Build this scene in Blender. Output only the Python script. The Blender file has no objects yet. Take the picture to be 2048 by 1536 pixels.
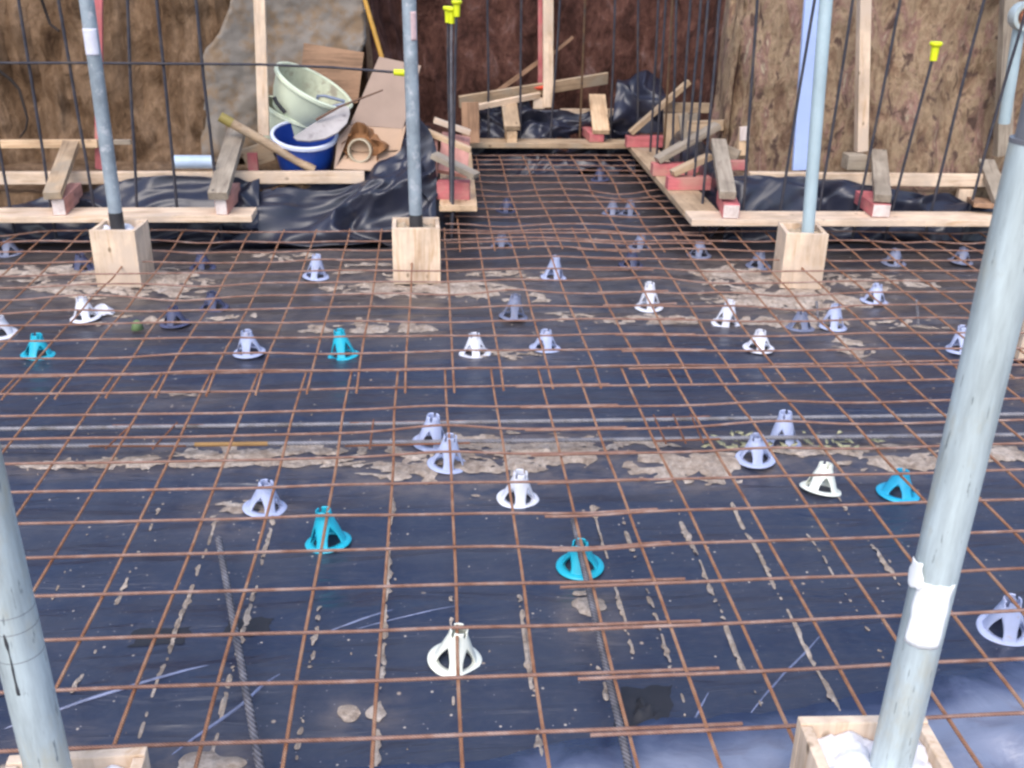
import bpy, bmesh, math, random
from mathutils import Vector, Matrix, noise
random.seed(7)
C = bpy.data.collections.new("site"); bpy.context.scene.collection.children.link(C)
S = bpy.context.scene
PI = math.pi
# ------------------------------------------------------------------ camera
H = 1.846
PITCH, YAW, ROLL = math.radians(23.904), math.radians(4.707), math.radians(1.062)
FPX = 2048.9                                         # focal length in pixels of the 2048 wide photograph
cy_, sy_ = math.cos(YAW), math.sin(YAW)
FWD = Vector((sy_*math.cos(PITCH), cy_*math.cos(PITCH), -math.sin(PITCH)))
r0 = Vector((cy_, -sy_, 0)); u0 = r0.cross(FWD)
RGT = r0*math.cos(ROLL) + u0*math.sin(ROLL); UPV = -r0*math.sin(ROLL) + u0*math.cos(ROLL)
cam_d = bpy.data.cameras.new("camera"); cam = bpy.data.objects.new("camera", cam_d); C.objects.link(cam)
M3 = Matrix((RGT, UPV, -FWD)).transposed()
cam.matrix_world = Matrix.Translation((0, 0, H)) @ M3.to_4x4()
cam_d.sensor_width = 36; cam_d.lens = FPX/2048*36
cam_d.clip_start = .05; cam_d.clip_end = 600
cam_d.dof.use_dof = True; cam_d.dof.focus_distance = 2.9; cam_d.dof.aperture_fstop = 6.5
S.camera = cam
S.cycles.filter_width = 2.5
# ------------------------------------------------------------------ sky, sun, exposure
SUN_EL, SUN_AZ = math.radians(52), math.radians(200)  # azimuth clockwise from +Y: the light comes from behind the camera
w = bpy.data.worlds.new("World"); S.world = w; w.use_nodes = True
nt = w.node_tree; bg = nt.nodes["Background"]
sk = nt.nodes.new("ShaderNodeTexSky"); sk.sky_type = 'NISHITA'; sk.sun_disc = False
sk.sun_elevation = SUN_EL; sk.sun_rotation = SUN_AZ
sk.air_density = 1.0; sk.dust_density = 2.5; sk.ozone_density = 1.2
nt.links.new(sk.outputs[0], bg.inputs[0]); bg.inputs[1].default_value = .15
sd = bpy.data.lights.new("sun", 'SUN'); sun = bpy.data.objects.new("sun", sd); C.objects.link(sun)
sd.energy = .75; sd.angle = math.radians(45); sd.color = (1, .97, .93)
dirv = Vector((math.sin(SUN_AZ)*math.cos(SUN_EL), math.cos(SUN_AZ)*math.cos(SUN_EL), math.sin(SUN_EL)))
sun.rotation_euler = dirv.to_track_quat('Z', 'Y').to_euler(); sun.location = dirv*30
S.view_settings.view_transform = 'Standard'; S.view_settings.look = 'None'
S.view_settings.exposure = 1.2; S.view_settings.gamma = 1.0

# ------------------------------------------------------------------ measuring helpers: where the line of sight through a photo pixel meets a plane
def ray(x, y): return FWD + RGT*((x-1024)/FPX) + UPV*((768-y)/FPX)
def pz(x, y, z=0.):
    d = ray(x, y); return Vector((0, 0, H)) + d*((z-H)/d.z)
def py(x, y, Y):
    d = ray(x, y); return Vector((0, 0, H)) + d*(Y/d.y)

# ------------------------------------------------------------------ object helpers
def tag(o, label=None, cat=None, group=None, kind=None):
    if label: o["label"] = label
    if cat: o["category"] = cat
    if group: o["group"] = group
    if kind: o["kind"] = kind
    return o
def empty(name, loc=(0, 0, 0), rz=0):
    o = bpy.data.objects.new(name, None); C.objects.link(o); o.location = loc; o.rotation_euler = (0, 0, rz)
    o.empty_display_size = .05
    return o
class MB:
    def __init__(s): s.v = []; s.f = []
    def grid(s, P, closed_u=False):
        n0 = len(s.v); R = len(P); Q = len(P[0])
        for row in P: s.v += [tuple(p) for p in row]
        for i in range(R-1):
            for j in range(Q if closed_u else Q-1):
                k = (j+1) % Q
                s.f.append((n0+i*Q+j, n0+i*Q+k, n0+(i+1)*Q+k, n0+(i+1)*Q+j))
    def tube(s, pts, r, n=8, caps=True):
        pts = [Vector(p) for p in pts]; rows = []
        rr = r if isinstance(r, (list, tuple)) else [r]*len(pts)
        t = (pts[1]-pts[0]).normalized()
        a = t.orthogonal().normalized()
        for i, p in enumerate(pts):
            t = (pts[min(i+1, len(pts)-1)]-pts[max(i-1, 0)]).normalized()
            a = (a - t*a.dot(t)).normalized(); b = t.cross(a)
            rows.append([p + (a*math.cos(2*PI*k/n) + b*math.sin(2*PI*k/n))*rr[i] for k in range(n)])
        n0 = len(s.v); s.grid(rows, True)
        if caps:
            s.f.append(tuple(n0+k for k in range(n-1, -1, -1)))
            e = n0+(len(pts)-1)*n; s.f.append(tuple(e+k for k in range(n)))
    def lathe(s, prof, n=40, M=None):
        rows = []
        for (r, z) in prof:
            row = [Vector((r*math.cos(2*PI*k/n), r*math.sin(2*PI*k/n), z)) for k in range(n)]
            rows.append([M @ p for p in row] if M else row)
        s.grid(rows, True)
    def box(s, c, d):
        n0 = len(s.v); c = Vector(c); x, y, z = d[0]/2, d[1]/2, d[2]/2
        for X in (-x, x):
            for Yy in (-y, y):
                for Z in (-z, z): s.v.append(tuple(c+Vector((X, Yy, Z))))
        for q in ((0, 1, 3, 2), (4, 6, 7, 5), (0, 4, 5, 1), (2, 3, 7, 6), (0, 2, 6, 4), (1, 5, 7, 3)):
            s.f.append(tuple(n0+i for i in q))
    def build(s, name, mat, parent=None, smooth=True, bevel=0, solid=0, M=None):
        me = bpy.data.meshes.new(name); me.from_pydata(s.v, [], s.f)
        bm = bmesh.new(); bm.from_mesh(me)
        bmesh.ops.recalc_face_normals(bm, faces=bm.faces)
        if bevel: bmesh.ops.bevel(bm, geom=list(bm.edges), offset=bevel, segments=2, affect='EDGES', profile=.6)
        if smooth:
            for f in bm.faces: f.smooth = True
            for e in bm.edges:
                if len(e.link_faces) == 2 and e.calc_face_angle(0) > math.radians(50): e.smooth = False
        bm.to_mesh(me); bm.free()
        o = bpy.data.objects.new(name, me); C.objects.link(o)
        if mat: me.materials.append(mat)
        if parent is not None: o.parent = parent
        if M is not None: o.matrix_local = M
        if solid:
            md = o.modifiers.new("thickness", 'SOLIDIFY'); md.thickness = solid; md.offset = 0
        return o
def fbm(p, o=4): return noise.fractal(Vector(p), 1.0, 2.1, o, noise_basis='PERLIN_ORIGINAL')
def rid(p, o=4): return noise.ridged_multi_fractal(Vector(p), 1.0, 2.1, o, 1.0, 2.0, noise_basis='PERLIN_ORIGINAL')

def soften(o, its, sink=None):
    """round off the ragged rim of an open sheet"""
    bm = bmesh.new(); bm.from_mesh(o.data)
    rim = {v: [e.other_vert(v) for e in v.link_edges if e.is_boundary] for v in bm.verts if v.is_boundary}
    for _ in range(its):
        new = {v: v.co.lerp(sum((q.co for q in nb), Vector())/len(nb), .5) for v, nb in rim.items() if nb}
        for v, c in new.items(): v.co = c
    if sink:
        for v in rim: v.co += sink
    bm.to_mesh(o.data); bm.free()
# ------------------------------------------------------------------ materials
def mat(name, col, rough=.6, metal=0., spec=.5):
    m = bpy.data.materials.new(name); m.use_nodes = True
    b = m.node_tree.nodes["Principled BSDF"]
    b.inputs["Base Color"].default_value = (*col, 1); b.inputs["Roughness"].default_value = rough
    b.inputs["Metallic"].default_value = metal; b.inputs["Specular IOR Level"].default_value = spec
    return m, m.node_tree, b
def nd(t, kind, **k):
    n = t.nodes.new(kind)
    for a, v in k.items():
        if a.startswith("i_"):
            key = a[2:]; n.inputs[int(key) if key.isdigit() else key.replace("_", " ")].default_value = v
        else: setattr(n, a, v)
    return n
def ramp(t, stops):
    n = t.nodes.new("ShaderNodeValToRGB"); e = n.color_ramp.elements
    while len(e) < len(stops): e.new(.5)
    for i, (p, c) in enumerate(stops): e[i].position = p; e[i].color = (*c, 1) if len(c) == 3 else c
    return n
def coords(t, scale=(1, 1, 1), kind="Object", rnd=False):
    tc = t.nodes.new("ShaderNodeTexCoord"); mp = t.nodes.new("ShaderNodeMapping"); mp.inputs["Scale"].default_value = scale
    t.links.new(tc.outputs[kind], mp.inputs[0])
    if rnd:
        oi = t.nodes.new("ShaderNodeObjectInfo"); mu = nd(t, "ShaderNodeMath", operation='MULTIPLY', i_1=37.)
        t.links.new(oi.outputs["Random"], mu.inputs[0]); t.links.new(mu.outputs[0], mp.inputs["Location"])
    return mp
def noise_n(t, mp, scale, detail=6, rough=.6, dist=0):
    n = nd(t, "ShaderNodeTexNoise"); n.inputs["Scale"].default_value = scale; n.inputs["Detail"].default_value = detail
    n.inputs["Roughness"].default_value = rough; n.inputs["Distortion"].default_value = dist
    t.links.new(mp.outputs[0], n.inputs[0]); return n
def bump(t, b, src, strength=.3, dist=.01, prev=None):
    n = nd(t, "ShaderNodeBump"); n.inputs["Strength"].default_value = strength; n.inputs["Distance"].default_value = dist
    t.links.new(src, n.inputs["Height"]); 
    if prev: t.links.new(prev.outputs[0], n.inputs["Normal"])
    t.links.new(n.outputs[0], b.inputs["Normal"]); return n
def mixc(t, fac, a, bb, mode='MIX'):
    n = nd(t, "ShaderNodeMix", data_type='RGBA', blend_type=mode)
    for s_, v in ((0, fac), (6, a), (7, bb)):
        if hasattr(v, "links") or hasattr(v, "is_output"): t.links.new(v, n.inputs[s_])
        else: n.inputs[s_].default_value = v if s_ == 0 else (*v, 1)
    return n.outputs[2]

def m_wood(name, light, dark, rough=.7, stain=None):
    m, t, b = mat(name, light, rough)
    mp = coords(t, (1.2, 14, 14), rnd=True)
    n1 = noise_n(t, mp, 2.2, 5, .55, 1.2)
    r1 = ramp(t, [(.3, dark), (.5, light), (.72, tuple(min(1, c*1.12) for c in light))]); t.links.new(n1.outputs[0], r1.inputs[0])
    mp2 = coords(t, (2.0, 3, 3), rnd=True); n2 = noise_n(t, mp2, 1.8, 4)
    r2 = ramp(t, [(.34, (.52, .5, .48)), (.6, (1, 1, 1))]); t.links.new(n2.outputs[0], r2.inputs[0])
    c = mixc(t, .75, r1.outputs[0], r2.outputs[0], 'MULTIPLY')
    mp3 = coords(t, (4, 6, 6), rnd=True); v = nd(t, "ShaderNodeTexVoronoi", i_Scale=1.6); t.links.new(mp3.outputs[0], v.inputs[0])
    r3 = ramp(t, [(.05, (1, 1, 1)), (.12, (0, 0, 0))]); t.links.new(v.outputs["Distance"], r3.inputs[0])
    c = mixc(t, r3.outputs[0], c, tuple(x*.35 for x in dark))
    if stain:
        n3 = noise_n(t, coords(t, (1.5, 2, 2), rnd=True), 2.3, 5); r4 = ramp(t, [(.5, (0, 0, 0)), (.66, (1, 1, 1))]); t.links.new(n3.outputs[0], r4.inputs[0])
        c = mixc(t, r4.outputs[0], c, stain)
    t.links.new(c, b.inputs["Base Color"]); bump(t, b, n1.outputs[0], .25, .004)
    return m
W_NEW = m_wood("new_softwood", (.64, .45, .28), (.46, .28, .15))
W_PALE = m_wood("pale_softwood", (.74, .57, .42), (.58, .39, .24), stain=(.56, .44, .34))
W_MID = m_wood("dusty_softwood", (.46, .33, .21), (.3, .2, .12), stain=(.33, .27, .2))
W_GREY = m_wood("weathered_wood", (.36, .30, .23), (.22, .17, .13))
W_BROWN = m_wood("brown_wood", (.33, .19, .11), (.2, .11, .06))
W_RED = m_wood("red_painted_wood", (.56, .15, .16), (.44, .11, .12), .65, stain=(.46, .22, .18))
W_PINK = m_wood("pink_primed_wood", (.62, .30, .24), (.5, .22, .18), .7)
W_WHITE = m_wood("whitened_end_grain", (.72, .62, .58), (.62, .5, .45))

def m_plain(name, col, rough=.5, metal=0, var=.25, scale=9, bumps=.1, spec=.5, dirt=None, dirt_amt=.55):
    m, t, b = mat(name, col, rough, metal, spec)
    mp = coords(t, (1, 1, 1), rnd=True); n = noise_n(t, mp, scale, 6)
    r = ramp(t, [(.3, tuple(c*(1-var) for c in col)), (.65, tuple(min(1, c*(1+var*.4)) for c in col))]); t.links.new(n.outputs[0], r.inputs[0])
    c = r.outputs[0]
    if dirt:
        n2 = noise_n(t, mp, scale*2.2, 7, .65); r2 = ramp(t, [(dirt_amt, (0, 0, 0)), (dirt_amt+.16, (1, 1, 1))]); t.links.new(n2.outputs[0], r2.inputs[0])
        c = mixc(t, r2.outputs[0], c, dirt)
    t.links.new(c, b.inputs["Base Color"])
    if bumps: bump(t, b, n.outputs[0], bumps, .003)
    return m
def m_galv(name, col, stain):
    m, t, b = mat(name, col, .45, .25)
    n1 = noise_n(t, coords(t, (9, 9, 1.2), rnd=True), 3, 6, .65); r1 = ramp(t, [(.3, tuple(c*.6 for c in col)), (.6, col), (.78, tuple(min(1, c*1.25) for c in col))]); t.links.new(n1.outputs[0], r1.inputs[0])
    n2 = noise_n(t, coords(t, (2, 2, .8), rnd=True), 4, 7, .7); r2 = ramp(t, [(.5, (0, 0, 0)), (.68, (.9, .9, .9))]); t.links.new(n2.outputs[0], r2.inputs[0])
    c = mixc(t, r2.outputs[0], r1.outputs[0], stain)
    n3 = noise_n(t, coords(t, (40, 40, 5), rnd=True), 3, 3, .6); r3 = ramp(t, [(.64, (0, 0, 0)), (.69, (1, 1, 1))]); t.links.new(n3.outputs[0], r3.inputs[0])
    c = mixc(t, r3.outputs[0], c, tuple(x*.45 for x in col)); t.links.new(c, b.inputs["Base Color"])
    rr = nd(t, "ShaderNodeMapRange"); rr.inputs["To Min"].default_value = .33; rr.inputs["To Max"].default_value = .6; t.links.new(n1.outputs[0], rr.inputs[0]); t.links.new(rr.outputs[0], b.inputs["Roughness"])
    bump(t, b, n2.outputs[0], .12, .002); return m
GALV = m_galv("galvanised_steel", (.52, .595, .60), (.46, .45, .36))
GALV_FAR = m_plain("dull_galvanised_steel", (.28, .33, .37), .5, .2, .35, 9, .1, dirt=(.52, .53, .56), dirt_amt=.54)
GALV_BLUE = m_plain("pale_blue_galvanised_steel", (.42, .53, .57), .5, .15, .15, 5, .05)
DARKSTEEL = m_plain("dark_wet_steel", (.05, .05, .055), .4, .3, .3, 12)
PURPLE_ST = m_plain("purple_grey_steel", (.19, .19, .21), .5, .3, .3, 8)  # purple-grey steel of the inner tube, collar and score lines
PAPER = m_plain("white_paper", (.82, .82, .8), .8, 0, .06, 9)
LABEL_PALE = m_plain("pale_sticker", (.6, .6, .68), .6, 0, .1, 20)
LABEL_RED = m_plain("pinkish_sticker", (.6, .42, .42), .6, 0, .15, 30)
FILL = m_plain("pale_mortar", (.74, .74, .78), .9, 0, .2, 25, .6)
FILL_MUD = m_plain("sawdust_mortar", (.42, .33, .23), .95, 0, .35, 40, .8)
CONC = m_plain("grey_render", (.20, .175, .15), .9, 0, .25, 3, .5, dirt=(.19, .13, .08), dirt_amt=.44)
RUSTY = m_plain("rusty_wire", (.21, .085, .045), .75, .1, .4, 12)
DIRT = (.30, .22, .15)
SP_COL = {
 "turquoise": m_plain("turquoise_plastic", (.015, .42, .56), .4, 0, .12, 14, .03),
 "blue": m_plain("sky_blue_plastic", (.02, .38, .60), .4, 0, .12, 14, .03),
 "white": m_plain("white_plastic", (.72, .73, .80), .45, 0, .1, 14, .03, dirt=(.5, .38, .34), dirt_amt=.66),
 "cream": m_plain("cream_plastic", (.78, .80, .70), .4, 0, .06, 14, .03, dirt=(.6, .58, .45), dirt_amt=.7),
 "lavender": m_plain("lavender_grey_plastic", (.42, .47, .66), .45, 0, .15, 14, .03, dirt=(.40, .34, .32), dirt_amt=.6),
 "grey": m_plain("muddy_shaded_plastic", (.17, .19, .28), .55, 0, .25, 16, .03, dirt=(.22, .18, .16), dirt_amt=.56),  # mud plus the dimness of the shaded far floor, put into the colour
 "slate": m_plain("dirty_shaded_plastic", (.06, .07, .14), .55, 0, .25, 16, .03, dirt=(.12, .10, .09), dirt_amt=.58),  # darker still: dirt and shade both in the base colour
}
def m_rebar(name, a, bcol, c3, rib=70., groove=.3):
    m, t, b = mat(name, a, .65, .15)
    mp = coords(t, (1, 1, 1)); n = noise_n(t, mp, 14, 6, .65)
    r = ramp(t, [(.3, bcol), (.5, a), (.7, c3)]); t.links.new(n.outputs[0], r.inputs[0])
    wv = nd(t, "ShaderNodeTexWave", wave_type='BANDS', bands_direction='DIAGONAL', i_Scale=rib); t.links.new(mp.outputs[0], wv.inputs[0])
    gr = ramp(t, [(.2, (1-groove,)*3), (.75, (1, 1, 1))]); t.links.new(wv.outputs[0], gr.inputs[0])
    t.links.new(mixc(t, 1., r.outputs[0], gr.outputs[0], 'MULTIPLY'), b.inputs["Base Color"])
    bump(t, b, wv.outputs[0], .5, .003)
    return m
MESH_RUST = m_rebar("rusted_mesh_wire", (.40, .19, .10), (.26, .10, .045), (.47, .28, .18))
MESH_SKYLIT = m_rebar("skylit_mesh_wire", (.31, .17, .125), (.21, .095, .06), (.42, .29, .245))  # cross wires: same rust with the pinkish sky highlight in its colour
BAR_GREY = m_rebar("grey_ribbed_bar", (.18, .17, .19), (.11, .11, .12), (.30, .29, .31), 45, .55)
BAR_PALE = m_rebar("dusty_ribbed_bar", (.27, .26, .285), (.15, .13, .12), (.36, .345, .36), 45, .35)
BAR_DARK = m_rebar("dark_starter_bar", (.045, .045, .062), (.03, .028, .035), (.09, .075, .07))
BAR_BROWN = m_rebar("rust_brown_starter_bar", (.12, .065, .03), (.05, .04, .04), (.17, .1, .05))
YELLOW = m_plain("yellow_cap_plastic", (.66, .72, .01), .45, 0, .1, 20, .03)

def m_membrane(name, base, rough, dust, dusty=.45, wr=.2, dirt_and_reflection=None):
    m, t, b = mat(name, base, rough, 0, .85)
    mp = coords(t, (1, 1, 1))
    big = noise_n(t, coords(t, (.8, 2.2, 1)), 1.5, 7, .65); r0 = ramp(t, [(.38, (0, 0, 0)), (.72, (1, 1, 1))]); t.links.new(big.outputs[0], r0.inputs[0])
    fine = noise_n(t, mp, 38, 5, .7); r1 = ramp(t, [(.46, (0, 0, 0)), (.75, (1, 1, 1))]); t.links.new(fine.outputs[0], r1.inputs[0])
    mul = nd(t, "ShaderNodeMath", operation='MULTIPLY'); t.links.new(r0.outputs[0], mul.inputs[0]); mul.inputs[1].default_value = dusty
    c = mixc(t, mul.outputs[0], base, dust)
    mul2 = nd(t, "ShaderNodeMath", operation='MULTIPLY', i_1=.12); t.links.new(r1.outputs[0], mul2.inputs[0])
    c = mixc(t, mul2.outputs[0], c, (.16, .14, .13))
    if dirt_and_reflection:                                        # brown dirt and the bank's dark reflection, painted over the far part
        sx = nd(t, "ShaderNodeSeparateXYZ"); t.links.new(mp.outputs[0], sx.inputs[0]); mr = nd(t, "ShaderNodeMapRange"); t.links.new(sx.outputs[1], mr.inputs[0])
        mr.inputs["From Min"].default_value, mr.inputs["From Max"].default_value = dirt_and_reflection
        tn = noise_n(t, coords(t, (1, 3, 1)), 2.2, 7, .7); tr = ramp(t, [(.3, (.35, .35, .35)), (.65, (.95, .95, .95))]); t.links.new(tn.outputs[0], tr.inputs[0])
        tm = nd(t, "ShaderNodeMath", operation='MULTIPLY'); t.links.new(mr.outputs[0], tm.inputs[0]); t.links.new(tr.outputs[0], tm.inputs[1])
        c = mixc(t, tm.outputs[0], c, (.040, .033, .030))
    at = nd(t, "ShaderNodeAttribute", attribute_name="film"); fn = noise_n(t, coords(t, (1, 1.6, 1)), 9, 7, .7); fr = ramp(t, [(.36, (0, 0, 0)), (.62, (1, 1, 1))]); t.links.new(fn.outputs[0], fr.inputs[0])
    fm = nd(t, "ShaderNodeMath", operation='MULTIPLY'); t.links.new(at.outputs["Fac"], fm.inputs[0]); t.links.new(fr.outputs[0], fm.inputs[1])
    c = mixc(t, fm.outputs[0], c, (.19, .15, .125))
    # dry pale splashes and crumbs
    for sc, th, cc in ((24., .07, (.42, .36, .31)), (55., .07, (.33, .31, .33)), (11., .035, (.38, .29, .22))):
        v = nd(t, "ShaderNodeTexVoronoi", i_Scale=sc, i_Randomness=1.); mpd = coords(t, (1, 1.0, 1)); t.links.new(mpd.outputs[0], v.inputs[0])
        rr = ramp(t, [(th, (1, 1, 1)), (th+.045, (0, 0, 0))]); t.links.new(v.outputs["Distance"], rr.inputs[0])
        hv = ramp(t, [(.62, (0, 0, 0)), (.66, (1, 1, 1))]); t.links.new(v.outputs["Color"], hv.inputs[0])
        mm = nd(t, "ShaderNodeMath", operation='MULTIPLY'); t.links.new(rr.outputs[0], mm.inputs[0]); t.links.new(hv.outputs[0], mm.inputs[1])
        c = mixc(t, mm.outputs[0], c, cc)
    t.links.new(c, b.inputs["Base Color"])
    ro = nd(t, "ShaderNodeMapRange"); ro.inputs["To Min"].default_value = rough-.12; ro.inputs["To Max"].default_value = rough+.3
    t.links.new(big.outputs[0], ro.inputs[0]); t.links.new(ro.outputs[0], b.inputs["Roughness"])
    mpw = coords(t, (.7, 3.2, 1)); wn = noise_n(t, mpw, 2.8, 5, .5, .9)
    bp = bump(t, b, wn.outputs[0], wr, .03); bump(t, b, fine.outputs[0], .12, .002, bp)
    return m
MEMB = m_membrane("black_membrane", (.014, .020, .047), .28, (.058, .058, .070), .6, .8, (4.3, 5.3))
PLASTIC = m_plain("glossy_black_plastic", (.020, .022, .038), .33, 0, .3, 3, .03, dirt=(.05, .045, .05), dirt_amt=.62)
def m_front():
    m, t, b = mat("painted_sheen_plastic", (.17, .19, .28), .25, 0, .8)  # pale blue is sky glare painted into the sheet's colour
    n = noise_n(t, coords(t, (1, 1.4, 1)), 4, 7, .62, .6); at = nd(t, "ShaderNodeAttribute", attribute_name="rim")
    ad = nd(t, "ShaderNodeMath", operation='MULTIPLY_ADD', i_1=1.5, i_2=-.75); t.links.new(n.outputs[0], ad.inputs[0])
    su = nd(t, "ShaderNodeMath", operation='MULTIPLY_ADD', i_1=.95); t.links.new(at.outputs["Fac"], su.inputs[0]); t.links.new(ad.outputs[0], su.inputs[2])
    r = ramp(t, [(.12, (.017, .025, .062)), (.5, (.085, .10, .17)), (.95, (.22, .245, .33))]); t.links.new(su.outputs[0], r.inputs[0]); t.links.new(r.outputs[0], b.inputs["Base Color"])  # painted glare, fading to the dark membrane tone at the edge
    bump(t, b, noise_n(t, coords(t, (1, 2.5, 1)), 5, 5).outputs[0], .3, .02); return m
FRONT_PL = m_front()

def m_earth(name, cols, streak=(1, 1, .35), scale=3.0, spots=None, bs=.9):
    m, t, b = mat(name, cols[0], .95, 0, .2)
    mp = coords(t, streak); n = noise_n(t, mp, scale, 9, .66, .5)
    st = [(.28+.44*i/(len(cols)-1), c) for i, c in enumerate(cols)]
    r = ramp(t, st); t.links.new(n.outputs[0], r.inputs[0]); c = r.outputs[0]
    mp2 = coords(t, (1, 1, .5)); n2 = noise_n(t, mp2, scale*5, 7, .7); r2 = ramp(t, [(.3, (.45, .42, .4)), (.62, (1, 1, 1)), (.8, (1.25, 1.2, 1.1))]); t.links.new(n2.outputs[0], r2.inputs[0])
    c = mixc(t, .85, c, r2.outputs[0], 'MULTIPLY')
    if spots:
        n3 = noise_n(t, coords(t, (1, 1, .55)), scale*2.6, 5, .55, .8); r3 = ramp(t, [(.56, (0, 0, 0)), (.66, (1, 1, 1))]); t.links.new(n3.outputs[0], r3.inputs[0])
        c = mixc(t, r3.outputs[0], c, spots)
    t.links.new(c, b.inputs["Base Color"])
    bp = bump(t, b, n.outputs[0], bs, .10); bump(t, b, n2.outputs[0], bs, .035, bp)
    return m
E_LEFT = m_earth("brown_clay", [(.06, .032, .017), (.18, .108, .06), (.30, .195, .12), (.21, .145, .10)], (1, 1, .4), 4.5)
E_REC = m_earth("dark_red_clay", [(.032, .014, .011), (.085, .036, .027), (.155, .07, .052), (.24, .15, .135)], (1, 1, .6), 6, bs=.9)
E_RIGHT = m_earth("streaked_tan_clay", [(.14, .08, .055), (.30, .19, .125), (.44, .32, .205), (.34, .195, .16), (.66, .58, .40)], (1.3, 1.3, .6), 5.2, spots=(.12, .075, .06), bs=.8)
GROUND = m_earth("trampled_clay", [(.1, .065, .04), (.18, .12, .08), (.24, .17, .11)], (1, 1, 1), 2)
MUD = m_earth("drying_mud", [(.30, .23, .18), (.52, .425, .35), (.70, .61, .53)], (1, 1, 1), 9, bs=.5)

# ------------------------------------------------------------------ ground and earth banks
g = MB(); g.grid([[(x, y, -.06) for x in (-250, -8, 8, 250)] for y in (-250, -6, 12, 250)])
tag(g.build("ground", GROUND, smooth=False), "bare trampled clay ground around the pit", "ground", kind="structure")

def lerp(a, b, t): return a+(b-a)*t
def resample(pts, step):
    out = []
    for a, b in zip(pts[:-1], pts[1:]):
        a, b = Vector(a), Vector(b); n = max(1, int((b-a).length/step))
        out += [a.lerp(b, i/n) for i in range(n)]
    return out+[Vector(pts[-1])]
def bank(name, wall, ledge, material, zl, amp, seed, label, top=1.62, lean=.12):
    """wall / ledge: matching plan polylines; swept up from the floor, over a ledge and up the cut face"""
    n = 0; A = []; B = []
    for i in range(len(wall)-1):
        L = (Vector(wall[i+1])-Vector(wall[i])).length; k = max(2, int(L/.045))
        for j in range(k):
            A.append(Vector(wall[i]).lerp(Vector(wall[i+1]), j/k)); B.append(Vector(ledge[i]).lerp(Vector(ledge[i+1]), j/k))
    A.append(Vector(wall[-1])); B.append(Vector(ledge[-1]))
    zs = [zl+.02+(top-zl-.02)*i/44 for i in range(45)]
    P = []
    def nrm(i):
        d = (A[i]-B[i]); return d.normalized() if d.length else Vector((0, 1))
    rows = []
    for z in (-.08, 0, .05, .1, .15, .2, zl): rows.append([Vector((b.x, b.y, z)) for b in B])
    for f in (.15, .4, .65, .85): rows.append([Vector((*(b.lerp(a, f)), zl+.015)) for a, b in zip(A, B)])
    for z in zs: rows.append([Vector((*(a+nrm(i)*lean*(z-zl)), z)) for i, a in enumerate(A)])
    for e in (.3, 1.5, 40): rows.append([Vector((*(a+nrm(i)*(lean*(top-zl)+e)), top+.02+.004*e)) for i, a in enumerate(A)])
    for row in rows:
        for i, p in enumerate(row):
            d = nrm(i); q = Vector((p.x*1.2, p.y*1.2, p.z*.55))+Vector((seed, seed, 0))
            k = fbm(q*1.6, 5)*amp + fbm(q*6, 3)*amp*.4 + abs(fbm(Vector((p.x*7, p.y*7, p.z*.9+seed)), 2))*amp*.5
            p.x -= d.x*k; p.y -= d.y*k
            if p.z > .02: p.z += fbm(q*3+Vector((9, 1, 4)), 4)*amp*.35
    m = MB(); m.grid(rows); o = m.build(name, material)
    return tag(o, label, "earth bank", kind="structure"), rows
bank("earth_bank", [(-8, 7.5), (-3, 7.5), (-1.6, 7.57), (-1.1, 7.8), (-.62, 7.88), (-.42, 7.98)], [(-8, 6.74), (-3, 6.74), (-1.6, 6.75), (-1.2, 6.76), (-.3, 6.8), (-.08, 6.95)], E_LEFT, .27, .17, 3.1,
     "brown clay bank of the dug pit behind the buckets and left plank")
bank("earth_bank", [(-.42, 7.7), (-.40, 8.6), (-.2, 9.25), (.6, 9.35), (1.9, 9.3), (2.3, 9.0), (2.28, 8.0), (2.12, 7.3)], [(-.06, 7.0), (-.04, 8.5), (0, 8.8), (.6, 8.85), (1.6, 8.85), (1.86, 8.7), (1.93, 8.0), (1.95, 7.0)], E_REC, .27, .11, 11.7,
     "dark red clay bank at the back of the deep recess")
bank("earth_bank", [(2.12, 7.75), (2.1, 7.35), (2.22, 7.12), (2.6, 7.05), (4.2, 7.0), (8, 6.95)], [(1.95, 7.4), (1.96, 7.0), (2.05, 6.78), (2.5, 6.72), (4.2, 6.68), (8, 6.62)], E_RIGHT, .27, .10, 21.3,
     "tan clay bank scraped by digger teeth behind the right plank")

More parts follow.
